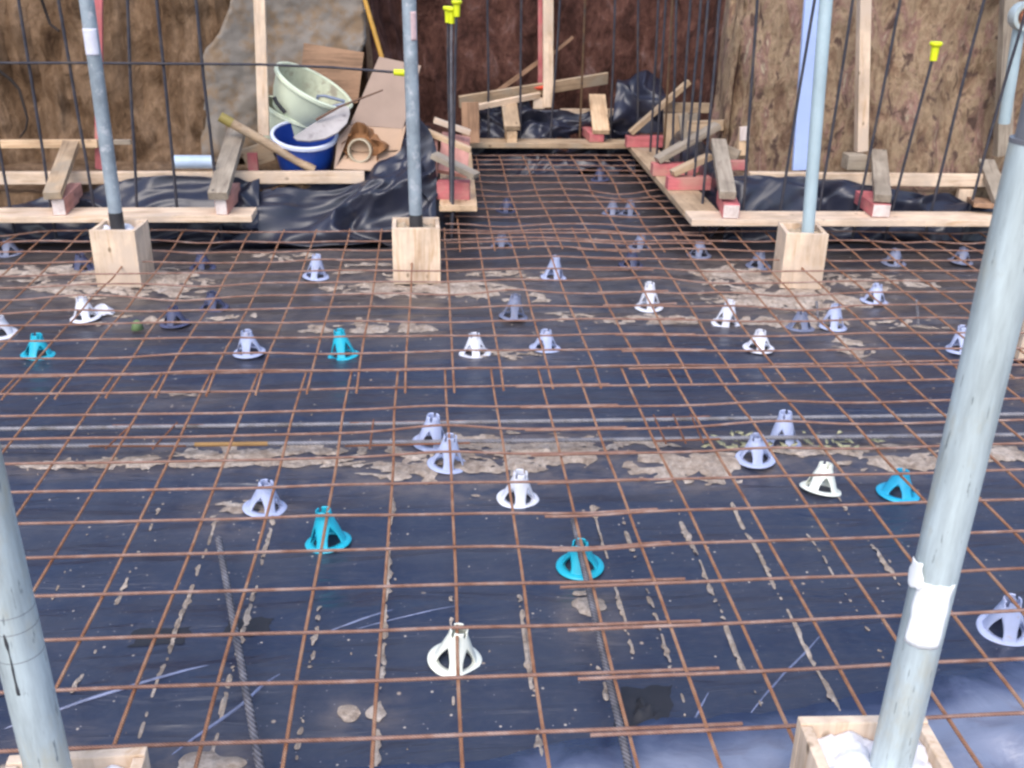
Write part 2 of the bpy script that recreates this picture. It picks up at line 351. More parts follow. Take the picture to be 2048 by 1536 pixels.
# grey render patch sprayed on the left bank
def patch(outline, Yv, name, material, label, cat, bulge=.05):
    xs = [p[0] for p in outline]; zs = [p[1] for p in outline]
    def inside(x, z):
        c = False; j = len(outline)-1
        for i in range(len(outline)):
            (xi, zi), (xj, zj) = outline[i], outline[j]
            if (zi > z) != (zj > z) and x < (xj-xi)*(z-zi)/(zj-zi)+xi: c = not c
            j = i
        return c
    st = .014; idx = {}; m = MB()
    nx = int((max(xs)-min(xs))/st)+1; nz = int((max(zs)-min(zs))/st)+1
    def vid(i, k):
        if (i, k) not in idx:
            x = min(xs)+i*st; z = min(zs)+k*st
            idx[(i, k)] = len(m.v)
            m.v.append((x+fbm((x*9, z*9, 1))*.008, Yv-.23*max(0,min(1,(-1.1-x)/.4))+.12*(z-.27)-bulge-fbm((x*2, z*2, 5), 5)*.06+fbm((x*9, 3, z*9), 3)*.012, z+fbm((x*9, 4, z*9))*.008))
        return idx[(i, k)]
    for i in range(nx):
        for k in range(nz):
            x = min(xs)+(i+.5)*st; z = min(zs)+(k+.5)*st
            if inside(x+fbm((x*3, z*3, 8), 5)*.10, z+fbm((x*3, z*3, 18), 5)*.10): m.f.append((vid(i, k), vid(i+1, k), vid(i+1, k+1), vid(i, k+1)))
    o = m.build(name, material); soften(o, 10, Vector((0, .07, 0))); return tag(o, label, cat)
ol = [py(x, y, 7.68) for x, y in ((405, 330), (400, 180), (430, 60), (470, -40), (480, -260), (735, -260), (738, -20), (735, 110), (640, 200), (540, 300))]
patch([(p.x, p.z) for p in ol], 7.71, "concrete_patch", CONC, "rough grey concrete render smeared over the brown bank behind the buckets", "concrete")

# ------------------------------------------------------------------ membrane floor
CREASE = [((0, 1452), (430, 1325), .006, .010), ((335, 1508), (565, 1345), .006, .010), ((640, 1262), (790, 1215), .004, .009),
          ((700, 1255), (930, 1205), .003, .01), ((1320, 1530), (1425, 1375), .004, .008), ((1500, 1420), (1640, 1260), .004, .008)]
CR = [(pz(*a), pz(*b), h, wd) for a, b, h, wd in CREASE]
def floor_z(x, y):
    z = .010*fbm((x*.9, y*1.6, 2.2), 3)
    far = min(1, max(0, (y-3.1)/1.2)); near = 1-far
    z += far*.028*fbm((x*.55+3, y*6.0, 7), 3)                      # cross ridges of the far, slack sheet
    z += near*.0055*math.sin(y*21+2*fbm((x*.6, y*.6, 4)))           # slight ripples of the tighter near sheet
    z += .028*math.exp(-((y-3.42-.05*fbm((x, 0, 3)))/.10)**2)*(.6+.6*fbm((x*1.3, 1, 1), 2))   # the ridge under the long loose bars
    for a, b, h, wd in CR:
        d = b-a; L = d.length; q = Vector((x, y, 0))-Vector((a.x, a.y, 0)); d = Vector((d.x, d.y, 0))/L
        t = q.dot(d)
        if -.05 < t < L+.05:
            e = abs(q.x*d.y-q.y*d.x)
            if e < wd*3: z += h*math.exp(-(e/wd)**2)*min(1, max(0, min(t, L-t)/.1+.3))
    return z
m = MB(); xs = [-4.6+.03*i for i in range(int(9.4/.03)+1)]
ys = [-.6+.06*i for i in range(31)]; ys += [1.22+.017*i for i in range(int(2.6/.017))]; ys += [ys[-1]+.025*i for i in range(1, int(5.2/.025))]
m.grid([[(x, y, floor_z(x, y)-.012) for x in xs] for y in ys])
nf = len(m.f)
for a, b, h, wd in CR:
    pts = []
    for k in range(31):
        q = a.lerp(b, k/30); q.x += .012*fbm((q.x*4, q.y*4, 1), 3); q.z = floor_z(q.x, q.y)-.0135; pts.append(q)
    m.tube(pts, [h*.85*(.25+.75*math.sin(PI*min(1, k/30*1.0))**.5) if 0 < k < 30 else .0004 for k in range(31)], 6)
o = m.build("plastic_membrane", MEMB); o.data.materials.append(m_plain("stretch_whitened_plastic", (.20, .23, .36), .4, 0, .5, 14, 0))
for f in o.data.polygons: f.material_index = int(f.index >= nf)
tag(o, "black plastic damp proof membrane laid over the floor under the rusty mesh", "plastic sheet", kind="structure")

# ------------------------------------------------------------------ mud
MX0, MY0 = .0476, 1.882                              # first crossing of the front mesh panel
blobs = []
def blob(x, y, rx, ry, s=1.): p = pz(x, y); blobs.append((p.x, p.y, rx, ry, s))
for a in ((560, 905, .5, .06, .8), (200, 925, .35, .05, 1), (100, 930, .2, .04, .8), (470, 925, .2, .03, .9), (640, 925, .2, .04, .9),
          (880, 925, .24, .10, 1.05), (960, 880, .2, .09, .8), (1080, 905, .26, .10, 1.05), (1040, 935, .1, .06, 1), (1120, 880, .2, .06, .9), (1380, 930, .17, .08, 1.1), (1300, 920, .14, .05, 1), (1280, 885, .22, .05, .7),
          (1440, 925, .1, .09, .9), (1650, 900, .35, .07, 1), (1580, 905, .2, .06, .9), (1800, 925, .25, .05, .9), (1960, 915, .35, .06, .9), (470, 1020, .07, .06, 1), (525, 1020, .06, .05, .8), (940, 985, .05, .04, .8),
          (1175, 1215, .04, .08, .9), (1090, 675, .22, .12, .3), (1010, 707, .14, .07, .7),
          (250, 560, .40, .22, 1.0), (130, 570, .3, .12, .9), (330, 575, .25, .14, .9), (110, 540, .25, .09, .9), (770, 565, .25, .16, .9), (760, 585, .12, .08, 1), (900, 578, .3, .12, 1.1), (960, 570, .2, .12, .8), (990, 545, .3, .06, .8), (730, 530, .2, .05, .9), (700, 545, .15, .06, .7),
          (560, 510, .35, .06, .6), (740, 650, .22, .09, .9), (1140, 625, .2, .08, .7), (1050, 590, .2, .06, .6), (1350, 635, .2, .07, .8), (1260, 635, .15, .05, .7),
          (1480, 555, .22, .2, .95), (1560, 590, .35, .18, 1.05), (1640, 600, .3, .12, .9), (1500, 600, .2, .1, 1), (1560, 640, .3, .08, .9), (1450, 540, .15, .08, .9), (1720, 560, .4, .14, .6), (1800, 555, .3, .1, .5), (1710, 690, .08, .12, .8), (1830, 640, .3, .1, .5),
          (630, 650, .2, .06, .5), (250, 640, .2, .06, .5), (480, 630, .2, .05, .5), (395, 1530, .05, .04, 1.1), (460, 1532, .03, .03, 1.1), (60, 1525, .05, .05, 1), (380, 790, .09, .06, .6), (760, 1420, .03, .03, .7), (695, 1425, .03, .03, .6)): blob(*a)
tracks = []                                          # mud dripped from the wires onto the sheet, one broken line under each wire
for i, ya, yb, s in ((-6, 2.3, 3.0, .6), (-5, 2.2, 3.2, .8), (-4, 1.9, 3.1, 1.05), (-3, 1.9, 3.1, 1.1), (-2, 1.9, 2.6, .75), (-1, 1.9, 3.2, 1.0), (0, 2.1, 2.6, .6), (1, 1.75, 2.6, 1.15), (2, 2.1, 2.3, .8),
                     (2.5, 2.3, 3.1, 1.1), (3, 2.0, 3.1, .95), (4, 1.9, 3.1, 1.15), (5, 1.7, 3.1, 1.2), (6, 1.9, 2.9, .9), (7, 2.2, 3.2, .8), (-7, 2.4, 3.2, .5)):
    tracks.append((MX0+.2*i+random.uniform(-.008, .008), ya, yb, s))
def mud_field(x, y):
    f = 0
    for bx, by, rx, ry, s in blobs:
        dx = (x-bx)/rx; dy = (y-by)/ry; q = dx*dx+dy*dy
        if q < 6: f = max(f, s*math.exp(-q*.6))
    wq = fbm((x*4, y*6, 8), 2)*.22; n = fbm((x*7+wq*6, y*11-wq*5, 3.3), 6)*.8+.45*(.42-abs(fbm((x*9+wq*9, y*13+wq*4, 13.3), 3))*2.2)
    v = f*1.15 + n*.95*min(1, f*3) - .60
    for tx, ya, yb, s in tracks:
        dx = abs(x-tx)
        if dx < .03 and ya < y < yb:
            v = max(v, s*.72*math.exp(-(dx/.008)**2) - .52 + .5*fbm((tx*7, y*5, 1), 3) + .55*fbm((x*70, y*45, 2), 2))
    return v
m = MB(); idx = {}
st = .008
def mv(i, j):
    if (i, j) not in idx:
        x = -3.4+i*st; y = 1.6+j*st; v = mud_field(x, y)
        idx[(i, j)] = len(m.v); m.v.append((x, y, floor_z(x, y)-.012+(.0012 if v < .02 else .002)+min(.010, max(0, v)*.022)*(.7+.6*fbm((x*25, y*25, 4), 3))))
    return idx[(i, j)]
cellok = {}
nI = int(7.4/st)
for j in range(int(4.6/st)):
    y = 1.6+j*st
    act = [b for b in blobs if abs(y-b[1]) < b[3]*3.2]
    if not act and y > 3.35: continue
    for i in range(nI):
        x = -3.4+i*st
        if any(abs(x-b[0]) < b[2]*3.2 for b in act) or (y < 3.3 and any(abs(x-t[0]) < .022 for t in tracks)):
            if mud_field(x+st/2, y+st/2) > 0: m.f.append((mv(i, j), mv(i+1, j), mv(i+1, j+1), mv(i, j+1)))
# loose crumbs
for k in range(130):
    px_, py_ = random.uniform(0, 2048), random.choice([random.uniform(560, 700), random.uniform(820, 1500), random.uniform(860, 950)])
    p = pz(px_, py_); r = random.uniform(.002, .007)*(1.6 if py_ < 960 else 1)
    z = floor_z(p.x, p.y)-.012
    n0 = len(m.v); c = [Vector((random.uniform(.6, 1.3)*math.cos(a)*r, random.uniform(.6, 1.3)*math.sin(a)*r, -.001)) for a in (0, 1.2, 2.5, 3.8, 5.1)]
    for q in c: m.v.append((p.x+q.x, p.y+q.y, z))
    m.v.append((p.x, p.y, z+r*.9)); 
    for q in range(5): m.f.append((n0+q, n0+(q+1) % 5, n0+5))
o = m.build("mud", MUD); soften(o, 2)
memb = bpy.data.objects["plastic_membrane"].data; fa = memb.attributes.new("film", 'FLOAT', 'POINT'); fv = [0.]*len(memb.vertices)
for v in memb.vertices:
    x, y = v.co.x, v.co.y
    if y > 1.5: fv[v.index] = min(.5, max([0]+[q[4]*math.exp(-(((x-q[0])/q[2])**2+((y-q[1])/q[3])**2)*.22) for q in blobs if abs(y-q[1]) < q[3]*3 and abs(x-q[0]) < q[2]*3])*.9)
fa.data.foreach_set("value", fv)
tag(o, "pale tan mud splashed in patches and drips over the black membrane", "mud", kind="stuff")

# ------------------------------------------------------------------ mesh spacers
def rnd_strip(m, th0, wfun, rfun, z0, z1, n, nc=6):
    rows = []
    for i in range(n+1):
        z = lerp(z0, z1, i/n); wd = wfun(i/n); r = rfun(i/n)
        rows.append([Vector((r*math.cos(th0+wd*(2*k/nc-1)), r*math.sin(th0+wd*(2*k/nc-1)), z)) for k in range(nc+1)])
    m.grid(rows)
def spacer_meshes():
    b = MB()
    b.lathe([(.047, .0), (.0475, .006), (.060, .0075), (.071, .006), (.076, .002), (.0775, .0), (.06, -.002), (.047, .0)], 44)
    base = b
    c = MB()
    def wf(t):
        if t < .56: return math.radians(20)+math.radians(25)*max(0, (t-.12)/.44)**2.2
        if t < .84: return PI/4
        return PI/4-math.radians(12)*min(1, (t-.84)/.03)
    def rf(t): return .062-.036*min(1, t/.80)**.92 - .003*max(0, t-.8)/.2
    for k in range(4): rnd_strip(c, PI/4+k*PI/2+.35, wf, rf, .003, 1., 26, 8)
    return base, c
SP_BASE, SP_CONE = spacer_meshes()
sp_cache = {}
def mesh_of(mb, name, material, zscale=1.):
    me = bpy.data.meshes.new(name); me.from_pydata([(x, y, z*zscale) for x, y, z in mb.v], [], mb.f)
    bm = bmesh.new(); bm.from_mesh(me); bmesh.ops.remove_doubles(bm, verts=bm.verts, dist=.0004); bmesh.ops.recalc_face_normals(bm, faces=bm.faces)
    for f in bm.faces: f.smooth = True
    bm.to_mesh(me); bm.free(); me.materials.append(material); return me
TALL = []
def spacer(x, y, ytop, col, label, rz=0., tilt=(0, 0), k=1.):
    p = pz(x, y); z = floor_z(p.x, p.y)-.008
    d = ray(x, ytop); h = (Vector((0, 0, H))+d*(p.y/d.y)).z - z
    h = min(.135, max(.085, h))
    key = (col, round(h, 2))
    if key not in sp_cache:
        sp_cache[key] = (mesh_of(SP_BASE, "base_ring", SP_COL[col]), mesh_of(SP_CONE, "slotted_cone", SP_COL[col], round(h, 2)))
    r = empty("mesh_spacer", (p.x, p.y, z)); r.rotation_euler = (tilt[0], tilt[1], rz); r.scale = (k, k, 1)
    tag(r, label, "mesh spacer", "plastic cone spacers holding up the mesh")
    o = bpy.data.objects.new("base_ring", sp_cache[key][0]); C.objects.link(o); o.parent = r
    o = bpy.data.objects.new("slotted_cone", sp_cache[key][1]); C.objects.link(o); o.parent = r
    md = o.modifiers.new("thickness", 'SOLIDIFY'); md.thickness = .0032; md.offset = 0
    TALL.append((p.x, p.y, h+z))
SP = [
 (910, 1318, 1258, "cream", "cream white cone spacer, the large one nearest the camera", .43),
 (656, 1078, 1022, "turquoise", "bright turquoise cone spacer to the left of the front cream one", .2),
 (530, 1014, 966, "lavender", "lavender cone spacer tilted on a clod of brown mud", .9, (.06, .1)),
 (1036, 993, 946, "white", "white cone spacer with lilac tint just below the central mud patch", .5),
 (1160, 1128, 1086, "turquoise", "turquoise cone spacer beside the thick ribbed bar, split by a wire", .1),
 (1642, 974, 930, "cream", "cream cone spacer leaning beside a blue one", 1.1, (.05, .22)),
 (1796, 984, 940, "blue", "sky blue cone spacer beside the leaning cream one", .6),
 (2010, 1252, 1192, "lavender", "lavender cone spacer beyond the front right tube, wires wrapped over its top", .2, (.1, -.08)),
 (1510, 922, 868, "lavender", "dull lavender cone spacer, front one of the pair in the mud on the right", .3),
 (1565, 880, 826, "lavender", "lavender cone spacer, rear one of the pair in the mud on the right", .7),
 (895, 932, 873, "lavender", "pale lavender cone spacer in the central mud, front one of two", .45),
 (863, 884, 832, "lavender", "lavender cone spacer in the central mud, rear one of two behind a long bar", .9),
 (76, 705, 668, "turquoise", "turquoise cone spacer furthest to the left of all", .3, (0, .08)),
 (498, 699, 660, "lavender", "greyish lavender cone spacer in the middle row, left of a turquoise one", .35),
 (686, 702, 660, "turquoise", "turquoise cone spacer in the middle row, below the central timber box", .4),
 (950, 704, 667, "white", "white cone spacer in the middle row, below the recess", .5),
 (1090, 696, 660, "lavender", "lavender cone spacer in the middle row, right of a white one", .6),
 (1517, 696, 660, "white", "bluish white cone spacer in the middle row, below the right timber box", .3),
 (1924, 690, 654, "lavender", "lavender cone spacer half hidden by the front right tube", .2),
 (172, 637, 594, "white", "white cone spacer smeared with mud below the left timber box", .8),
 (1027, 633, 588, "grey", "muddy grey cone spacer behind the white one below the recess", .4),
 (1298, 610, 566, "white", "clean white cone spacer standing alone right of the middle", .4),
 (1452, 645, 600, "white", "white cone spacer below the mud around the right timber box", .1),
 (632, 551, 511, "lavender", "blue grey cone spacer left of the central timber box", .3),
 (1107, 550, 512, "lavender", "pale lavender cone spacer right of the central timber box", .7),
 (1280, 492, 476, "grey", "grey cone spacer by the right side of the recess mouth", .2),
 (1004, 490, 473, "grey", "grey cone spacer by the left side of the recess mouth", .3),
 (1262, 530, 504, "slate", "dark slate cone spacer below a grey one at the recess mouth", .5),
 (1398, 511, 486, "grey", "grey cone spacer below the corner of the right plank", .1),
 (1748, 602, 567, "lavender", "dirty blue grey cone spacer right of the right timber box", .3),
 (1665, 646, 611, "lavender", "lavender cone spacer below the right timber box near short upright bars", .2),
 (1600, 650, 628, "grey", "small muddy cone spacer left of short upright bars", .6),
 (1788, 519, 498, "grey", "grey cone spacer under the right plank, left one of two", .4),
 (1922, 517, 496, "grey", "grey cone spacer under the right plank, right one of two", .1),
 (1517, 530, 512, "grey", "grey cone spacer half buried in mud left of the right timber box", .4),
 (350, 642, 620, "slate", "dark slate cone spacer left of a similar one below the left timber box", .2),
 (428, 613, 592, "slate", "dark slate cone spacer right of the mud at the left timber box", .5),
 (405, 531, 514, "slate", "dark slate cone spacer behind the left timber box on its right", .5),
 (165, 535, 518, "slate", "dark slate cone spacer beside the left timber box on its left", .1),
 (2, 664, 645, "white", "white cone spacer cut by the left edge of the picture", .1),
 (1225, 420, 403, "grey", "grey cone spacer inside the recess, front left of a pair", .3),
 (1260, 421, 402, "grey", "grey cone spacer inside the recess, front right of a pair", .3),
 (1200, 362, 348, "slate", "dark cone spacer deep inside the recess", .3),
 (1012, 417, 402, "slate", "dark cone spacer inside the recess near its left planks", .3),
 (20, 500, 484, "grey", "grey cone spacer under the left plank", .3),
]
rs = random.Random(2)
for s in SP: spacer(*s, **({} if len(s) > 6 else {"tilt": (rs.uniform(-.09, .09), rs.uniform(-.09, .09))}))

# ------------------------------------------------------------------ rebar mesh panels
ZM = .098
def mesh_z(x, y, seed, amp):
    z = ZM + amp*fbm((x*.8+seed, y*1.0, seed), 3)
    for tx, ty, th in TALL:
        d2 = (x-tx)**2+(y-ty)**2
        if d2 < .35: z += (th-ZM)*.8*math.exp(-d2/.035)
    return z
def panel(name, x0, cols, xr, y0, rows, yr, label, seed, amp, dz=0., r=.0050, jit=.004, rot=0., lim=None):
    m = MB()
    def P(x, y, dzz):
        X = x + rot*(y-y0) + .010*fbm((x*.9, y*.9, seed+5), 2); Yv = y - rot*(x-x0) + .010*fbm((x*.9, y*.9, seed+15), 2)
        return Vector((X, Yv, mesh_z(X, Yv, seed, amp)+dz+dzz))
    for i in cols:
        x = x0+.2*i+random.uniform(-jit, jit)
        n = max(2, int((yr[1]-yr[0])/.07)); m.tube([P(x, lerp(yr[0], yr[1], k/n), 0) for k in range(n+1)], r, 6)
    for k in rows:
        y = y0+.2*k+random.uniform(-jit, jit)
        if not hasattr(m, "split"): m.split = len(m.f)
        n = max(2, int((xr[1]-xr[0])/.07)); m.tube([P(lerp(xr[0], xr[1], q/n), y, r*1.9) for q in range(n+1)], r, 6)
    o = m.build(name, MESH_RUST); o.data.materials.append(MESH_SKYLIT)
    for f in o.data.polygons: f.material_index = int(f.index >= m.split)
    return tag(o, label, "rebar mesh", "welded mesh panels on the membrane")
panel("rebar_mesh", MX0, range(-16, 3), (MX0-3.3, MX0+.68), MY0, range(-4, 12), (1.05, MY0+.2*11+.02), "rusty welded rebar mesh panel in the left foreground", 1., .006)
panel("rebar_mesh", MX0+.2*2.95, range(0, 14), (MX0+.2*1.55, 3.5), MY0-.035, range(-4, 12), (1.05, MY0-.03+.2*11.1), "rusty welded rebar mesh panel in the right foreground with lapped wire ends", 6., .007, .012, rot=-.010)
panel("rebar_mesh", MX0+.035, range(-17, 5), (-3.5, MX0+.2*5.9), MY0+.2*11-.05, range(0, 12), (MY0+.2*9.75, 6.30), "rusty wavy rebar mesh panel reaching back to the left plank", 3., .026, .016)
panel("rebar_mesh", MX0+.2*5+.03, range(0, 14), (MX0+.2*3.9, 3.9), MY0+.2*11-.10, range(0, 12), (MY0+.2*9.9, 6.22), "rusty wavy rebar mesh panel reaching back to the right plank", 9., .020, .026, rot=.012)
panel("rebar_mesh", .16, range(0, 8), (.08, 1.68), 5.9, range(0, 14), (5.75, 8.55), "rusty rebar mesh panel running into the recess between the planks", 13., .015, .036)

# loose bars
def ribbed(m, a, b, r, n=10, rib=.014, sag=0., plain=False):
    a, b = Vector(a), Vector(b); L = (b-a).length; N = int(L/rib*2); pts = []; rr = []
    for i in range(N+1):
        t = i/N; p = a.lerp(b, t); p.z += floor_z(p.x, p.y)*sag if sag else 0
        pts.append(p); rr.append(r if plain else r*(.92 if i % 2 else 1.22))
    m.tube(pts, rr, n)
def loose(name, a, b, r, material, label, group=None, **k):
    m = MB(); ribbed(m, a, b, r, **k); return tag(m.build(name, material), label, "rebar", group)
loose("loose_rebar", pz(437, 1078, .075), pz(522, 1545, .06), .0092, BAR_GREY, "thick grey ribbed bar lying under the mesh in the left foreground")
loose("loose_rebar", pz(1147, 1042, .07), pz(1264, 1560, .07), .0092, BAR_GREY, "dark ribbed bar lying beside a wire past the front turquoise spacer")
lb = "long bars across the floor"
loose("loose_rebar", pz(-700, 868, .045), pz(2500, 822, .045), .0085, BAR_PALE, "long grey ribbed bar crossing the whole floor, the farther of two", lb, rib=.05, n=10, plain=True)
loose("loose_rebar", pz(-700, 902, .04), pz(2500, 864, .04), .0085, BAR_PALE, "long grey ribbed bar crossing the whole floor, the nearer of two with an orange stretch", lb, rib=.05, n=10, plain=True)
m = MB(); qa, qb = pz(-700, 902, .04), pz(2500, 864, .04); ta, tb = pz(388, 892, .04), pz(535, 890, .04)
m.tube([qa.lerp(qb, (t.x-qa.x)/(qb.x-qa.x)) for t in (ta, tb)], .0089, 10)
near_bar = next(o for o in C.objects if o.get("label", "").endswith("orange stretch")); m.build("rust_stretch", m_plain("orange_rust", (.33, .19, .07), .8), near_bar)
def strip(a, b, crosses, label):
    m = MB(); A = [pz(*p, .05) for p in a]; B = [pz(*p, .05) for p in b]
    m.tube(A, .004, 6); m.tube(B, .004, 6)
    for t in crosses:
        q0 = A[0].lerp(A[1], t); q1 = B[0].lerp(B[1], t); d = (q1-q0)*.12; m.tube([q0-d, q1+d], .004, 6)
    tag(m.build("rebar_strip", RUSTY), label, "rebar strip", "rusty mesh offcuts under the mesh")
strip(((225, 851), (408, 850)), ((178, 892), (372, 892)), (.2, .68), "rusty mesh offcut between the long bars on the left")
strip(((700, 846), (930, 842)), ((690, 892), (940, 886)), (.2,), "rusty mesh offcut between the long bars left of the central spacers")
strip(((1290, 836), (1420, 833)), ((1310, 882), (1440, 878)), (.15, .45, .72), "rusty mesh offcut between the long bars right of the central mud")
for x, y, yt, lab in ((1633, 650, 603, "short grey bar standing upright beside the lavender spacer, near the right box"), (1833, 650, 600, "short grey bar standing upright left of the front right tube")):
    p = pz(x+4, y); m = MB(); q = py(x, yt, p.y); m.tube([p, q], .007, 8); tag(m.build("upright_rebar", BAR_PALE), lab, "rebar")

# ------------------------------------------------------------------ timber helper
def beam(name, p0, p1, wd, ht, material, parent=None, up=(0, 0, 1), label=None, cat=None, group=None, bev=.003):
    """a sawn board from p0 to p1 (centre line), wd across and ht thick; its own local x runs along the grain"""
    p0, p1 = Vector(p0), Vector(p1); x = (p1-p0); L = x.length; x /= L
    u = Vector(up); yv = u.cross(x)
    if yv.length < 1e-4: yv = Vector((0, 1, 0)).cross(x)
    yv.normalize(); z = x.cross(yv)
    M = Matrix((x, yv, z)).transposed().to_4x4(); M.translation = p0
    m = MB(); m.box((L/2, 0, 0), (L, wd, ht))
    o = m.build(name, material, parent, smooth=False, bevel=bev)
    if parent is None: o.matrix_world = M
    else: o.matrix_local = M
    if label: tag(o, label, cat, group)
    return o

# ------------------------------------------------------------------ steel posts in timber boxes
def timber_box(cx, cy, w_, d_, h_, rz, fill, label, wood=W_PALE):
    r = empty("timber_box", (cx, cy, -.01), rz); tag(r, label, "timber box", "timber boxes around the steel posts")
    t = .024
    for s in (-1, 1): beam("board", (s*(w_/2-.012)+0, -d_/2, h_/2) if 0 else (0, s*(d_/2-t/2), 0), (0, s*(d_/2-t/2), h_), t, w_, wood, r, up=(1, 0, 0))
    for s in (-1, 1): beam("board", (s*(w_/2-t/2), 0, 0), (s*(w_/2-t/2), 0, h_-.004), d_-2*t-.003, t, wood, r, up=(1, 0, 0))
    m = MB(); n = 26; P = []
    for i in range(n+1):
        P.append([])
        for j in range(n+1):
            x = (i/n-.5)*(w_-2*t-.002); y = (j/n-.5)*(d_-2*t-.002)
            P[-1].append((x, y, h_-.035+.03*fbm((x*16+cx, y*16, 3), 4)))
    m.grid(P); m.build("mortar_fill", fill, r, solid=.01)
    return r
def post(base, topx, rad, h, material, label, extra=None):
    r = empty("steel_post", base); tag(r, label, "steel post", "steel tube posts standing in timber boxes")
    b = Vector((0, 0, 0)); t = Vector((topx[0]-base[0], topx[1]-base[1], h))
    m = MB(); m.tube([b.lerp(t, k/24) for k in range(25)], rad, 32); m.build("tube", material, r)
    return r, t/h
def wrap(name, parent, axis, z0, z1, a0, a1, rad, material, torn=0., lab=None):
    """paper or sticker curved round a tube, angles measured from -Y (towards the camera) to +X"""
    m = MB(); rows = []
    for i in range(13):
        row = []
        for k in range(13):
            u = i/12; v = k/12
            z = lerp(z0, z1, u); a = lerp(a0, a1, v)
            if torn:
                a += torn*fbm((z*24, 1.1 if v < .5 else 7, 2), 3)*(1 if v in (0, 1) else abs(2*v-1))
                z += .012*torn*fbm((a*3, 5 if u < .5 else 9, 1), 3)*abs(2*u-1)*2
            row.append(axis*z+Vector((math.sin(a)*rad, -math.cos(a)*rad, 0)))
        rows.append(row)
    m.grid(rows); o = m.build(name, material, parent, solid=.0012)
    if lab: o["label"] = lab
    return o
# rear row
timber_box(-1.735, 5.70, .245, .25, .325, math.radians(-3), FILL, "pale timber box round the foot of the left rear post")
timber_box(-.095, 5.72, .268, .25, .325, math.radians(1), FILL_MUD, "pale timber box round the foot of the central post, square on to the camera")
timber_box(2.115, 5.58, .235, .25, .325, math.radians(-7), FILL_MUD, "pale knotty timber box round the foot of the right rear post")
def pole_pts(xb, yb, xt, yt, Y):
    a = py(xb, yb, Y); b = py(xt, yt, Y); d = (b-a)/(b.z-a.z); return a - d*a.z, a + d*(2.75-a.z)
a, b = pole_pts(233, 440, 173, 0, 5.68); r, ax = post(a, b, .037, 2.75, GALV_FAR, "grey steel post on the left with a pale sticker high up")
zz = lambda y, x, Y: py(x, y, Y).z
m = MB(); m.tube([ax*.2, ax*zz(424, 232, 5.68)], .0385, 24); m.build("dark_foot", DARKSTEEL, r)
wrap("sticker", r, ax, zz(110, 185, 5.68), zz(56, 180, 5.68), -1.5, 1.15, .0385, LABEL_PALE)
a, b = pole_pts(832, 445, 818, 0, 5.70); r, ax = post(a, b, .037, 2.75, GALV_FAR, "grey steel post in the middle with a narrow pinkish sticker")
m = MB(); m.tube([ax*.2, ax*zz(428, 832, 5.7)], .0385, 24); m.build("dark_foot", DARKSTEEL, r)
wrap("sticker", r, ax, zz(80, 827, 5.7), zz(22, 826, 5.7), .15, 1.1, .0385, LABEL_RED)
a, b = pole_pts(1616, 458, 1652, 0, 5.57); post(a, b, .035, 2.75, GALV_BLUE, "pale blue grey steel post on the right in front of a blue board")
p = pz(2036, 716)
timber_box(p.x+.13, p.y+.12, .26, .25, .32, 0, FILL_MUD, "timber box cut by the right edge beyond the thick front post")
# front row
bl = pz(1585, 1440, .31); br = pz(1852, 1425, .31)
timber_box(.893, 1.655-.135, .275, .265, .335, math.radians(-2), FILL, "timber box full of white mortar at the bottom right corner")
timber_box(pz(299, 1494, .31).x-.135, 1.66-.135, .27, .265, .32, math.radians(2), FILL, "timber box cut by the bottom left corner of the picture")
def front_pole(x1, y1, x2, y2, Y, rad):
    a = py(x1, y1, Y); b = py(x2, y2, Y); d = (b-a)/(b.z-a.z); return a-d*a.z, d
a, d = front_pole(1790, 1490, 2010, 560, 1.53, .04)
ztop = py(2076, 282, 1.53).z
r = empty("steel_post", a); tag(r, "thick galvanised steel post on the right with torn white paper stuck on it", "steel post", "steel tube posts standing in timber boxes")
m = MB(); N = 40
m.tube([d*lerp(.01, ztop, k/N) for k in range(N+1)], .0405, 40); m.build("tube", GALV, r)
m = MB(); m.tube([d*(ztop-.004), d*(ztop+.003)], .0412, 40); m.build("collar", PURPLE_ST, r)
m = MB(); m.tube([d*(ztop+.002), d*2.75], .034, 28); m.build("inner_tube", PURPLE_ST, r)
za, zb = py(1830, 1272, 1.53).z, py(1850, 1148, 1.53).z
wrap("paper", r, d, za, zb, -1.25, .45, .0418, PAPER, .12, "torn white paper wrapped on the tube")
wrap("paper", r, d, lerp(za, zb, .85), zb+.035, -1.75, -1.05, .047, PAPER, .25, "small curled flap of white paper")
a, d = front_pole(88, 1500, 5, 1150, 1.53, .04)
r = empty("steel_post", a); tag(r, "thick galvanised steel post at the left edge with a dark scratch", "steel post", "steel tube posts standing in timber boxes")
m = MB(); m.tube([d*lerp(.01, 2.75, k/N) for k in range(N+1)], .0405, 40); m.build("tube", GALV, r)
for yy in (1213, 1245, 1300):
    z = py(25, yy, 1.53).z; m = MB(); m.tube([d*z, d*(z+.0012)], .0408, 40); m.build("score_line", PURPLE_ST, r)
m = MB(); z0, z1 = py(35, 1360, 1.53).z, py(25, 1240, 1.53).z
wrap("scratch", r, d, z0, z1, -.05, .03, .0410, DARKSTEEL, .12)

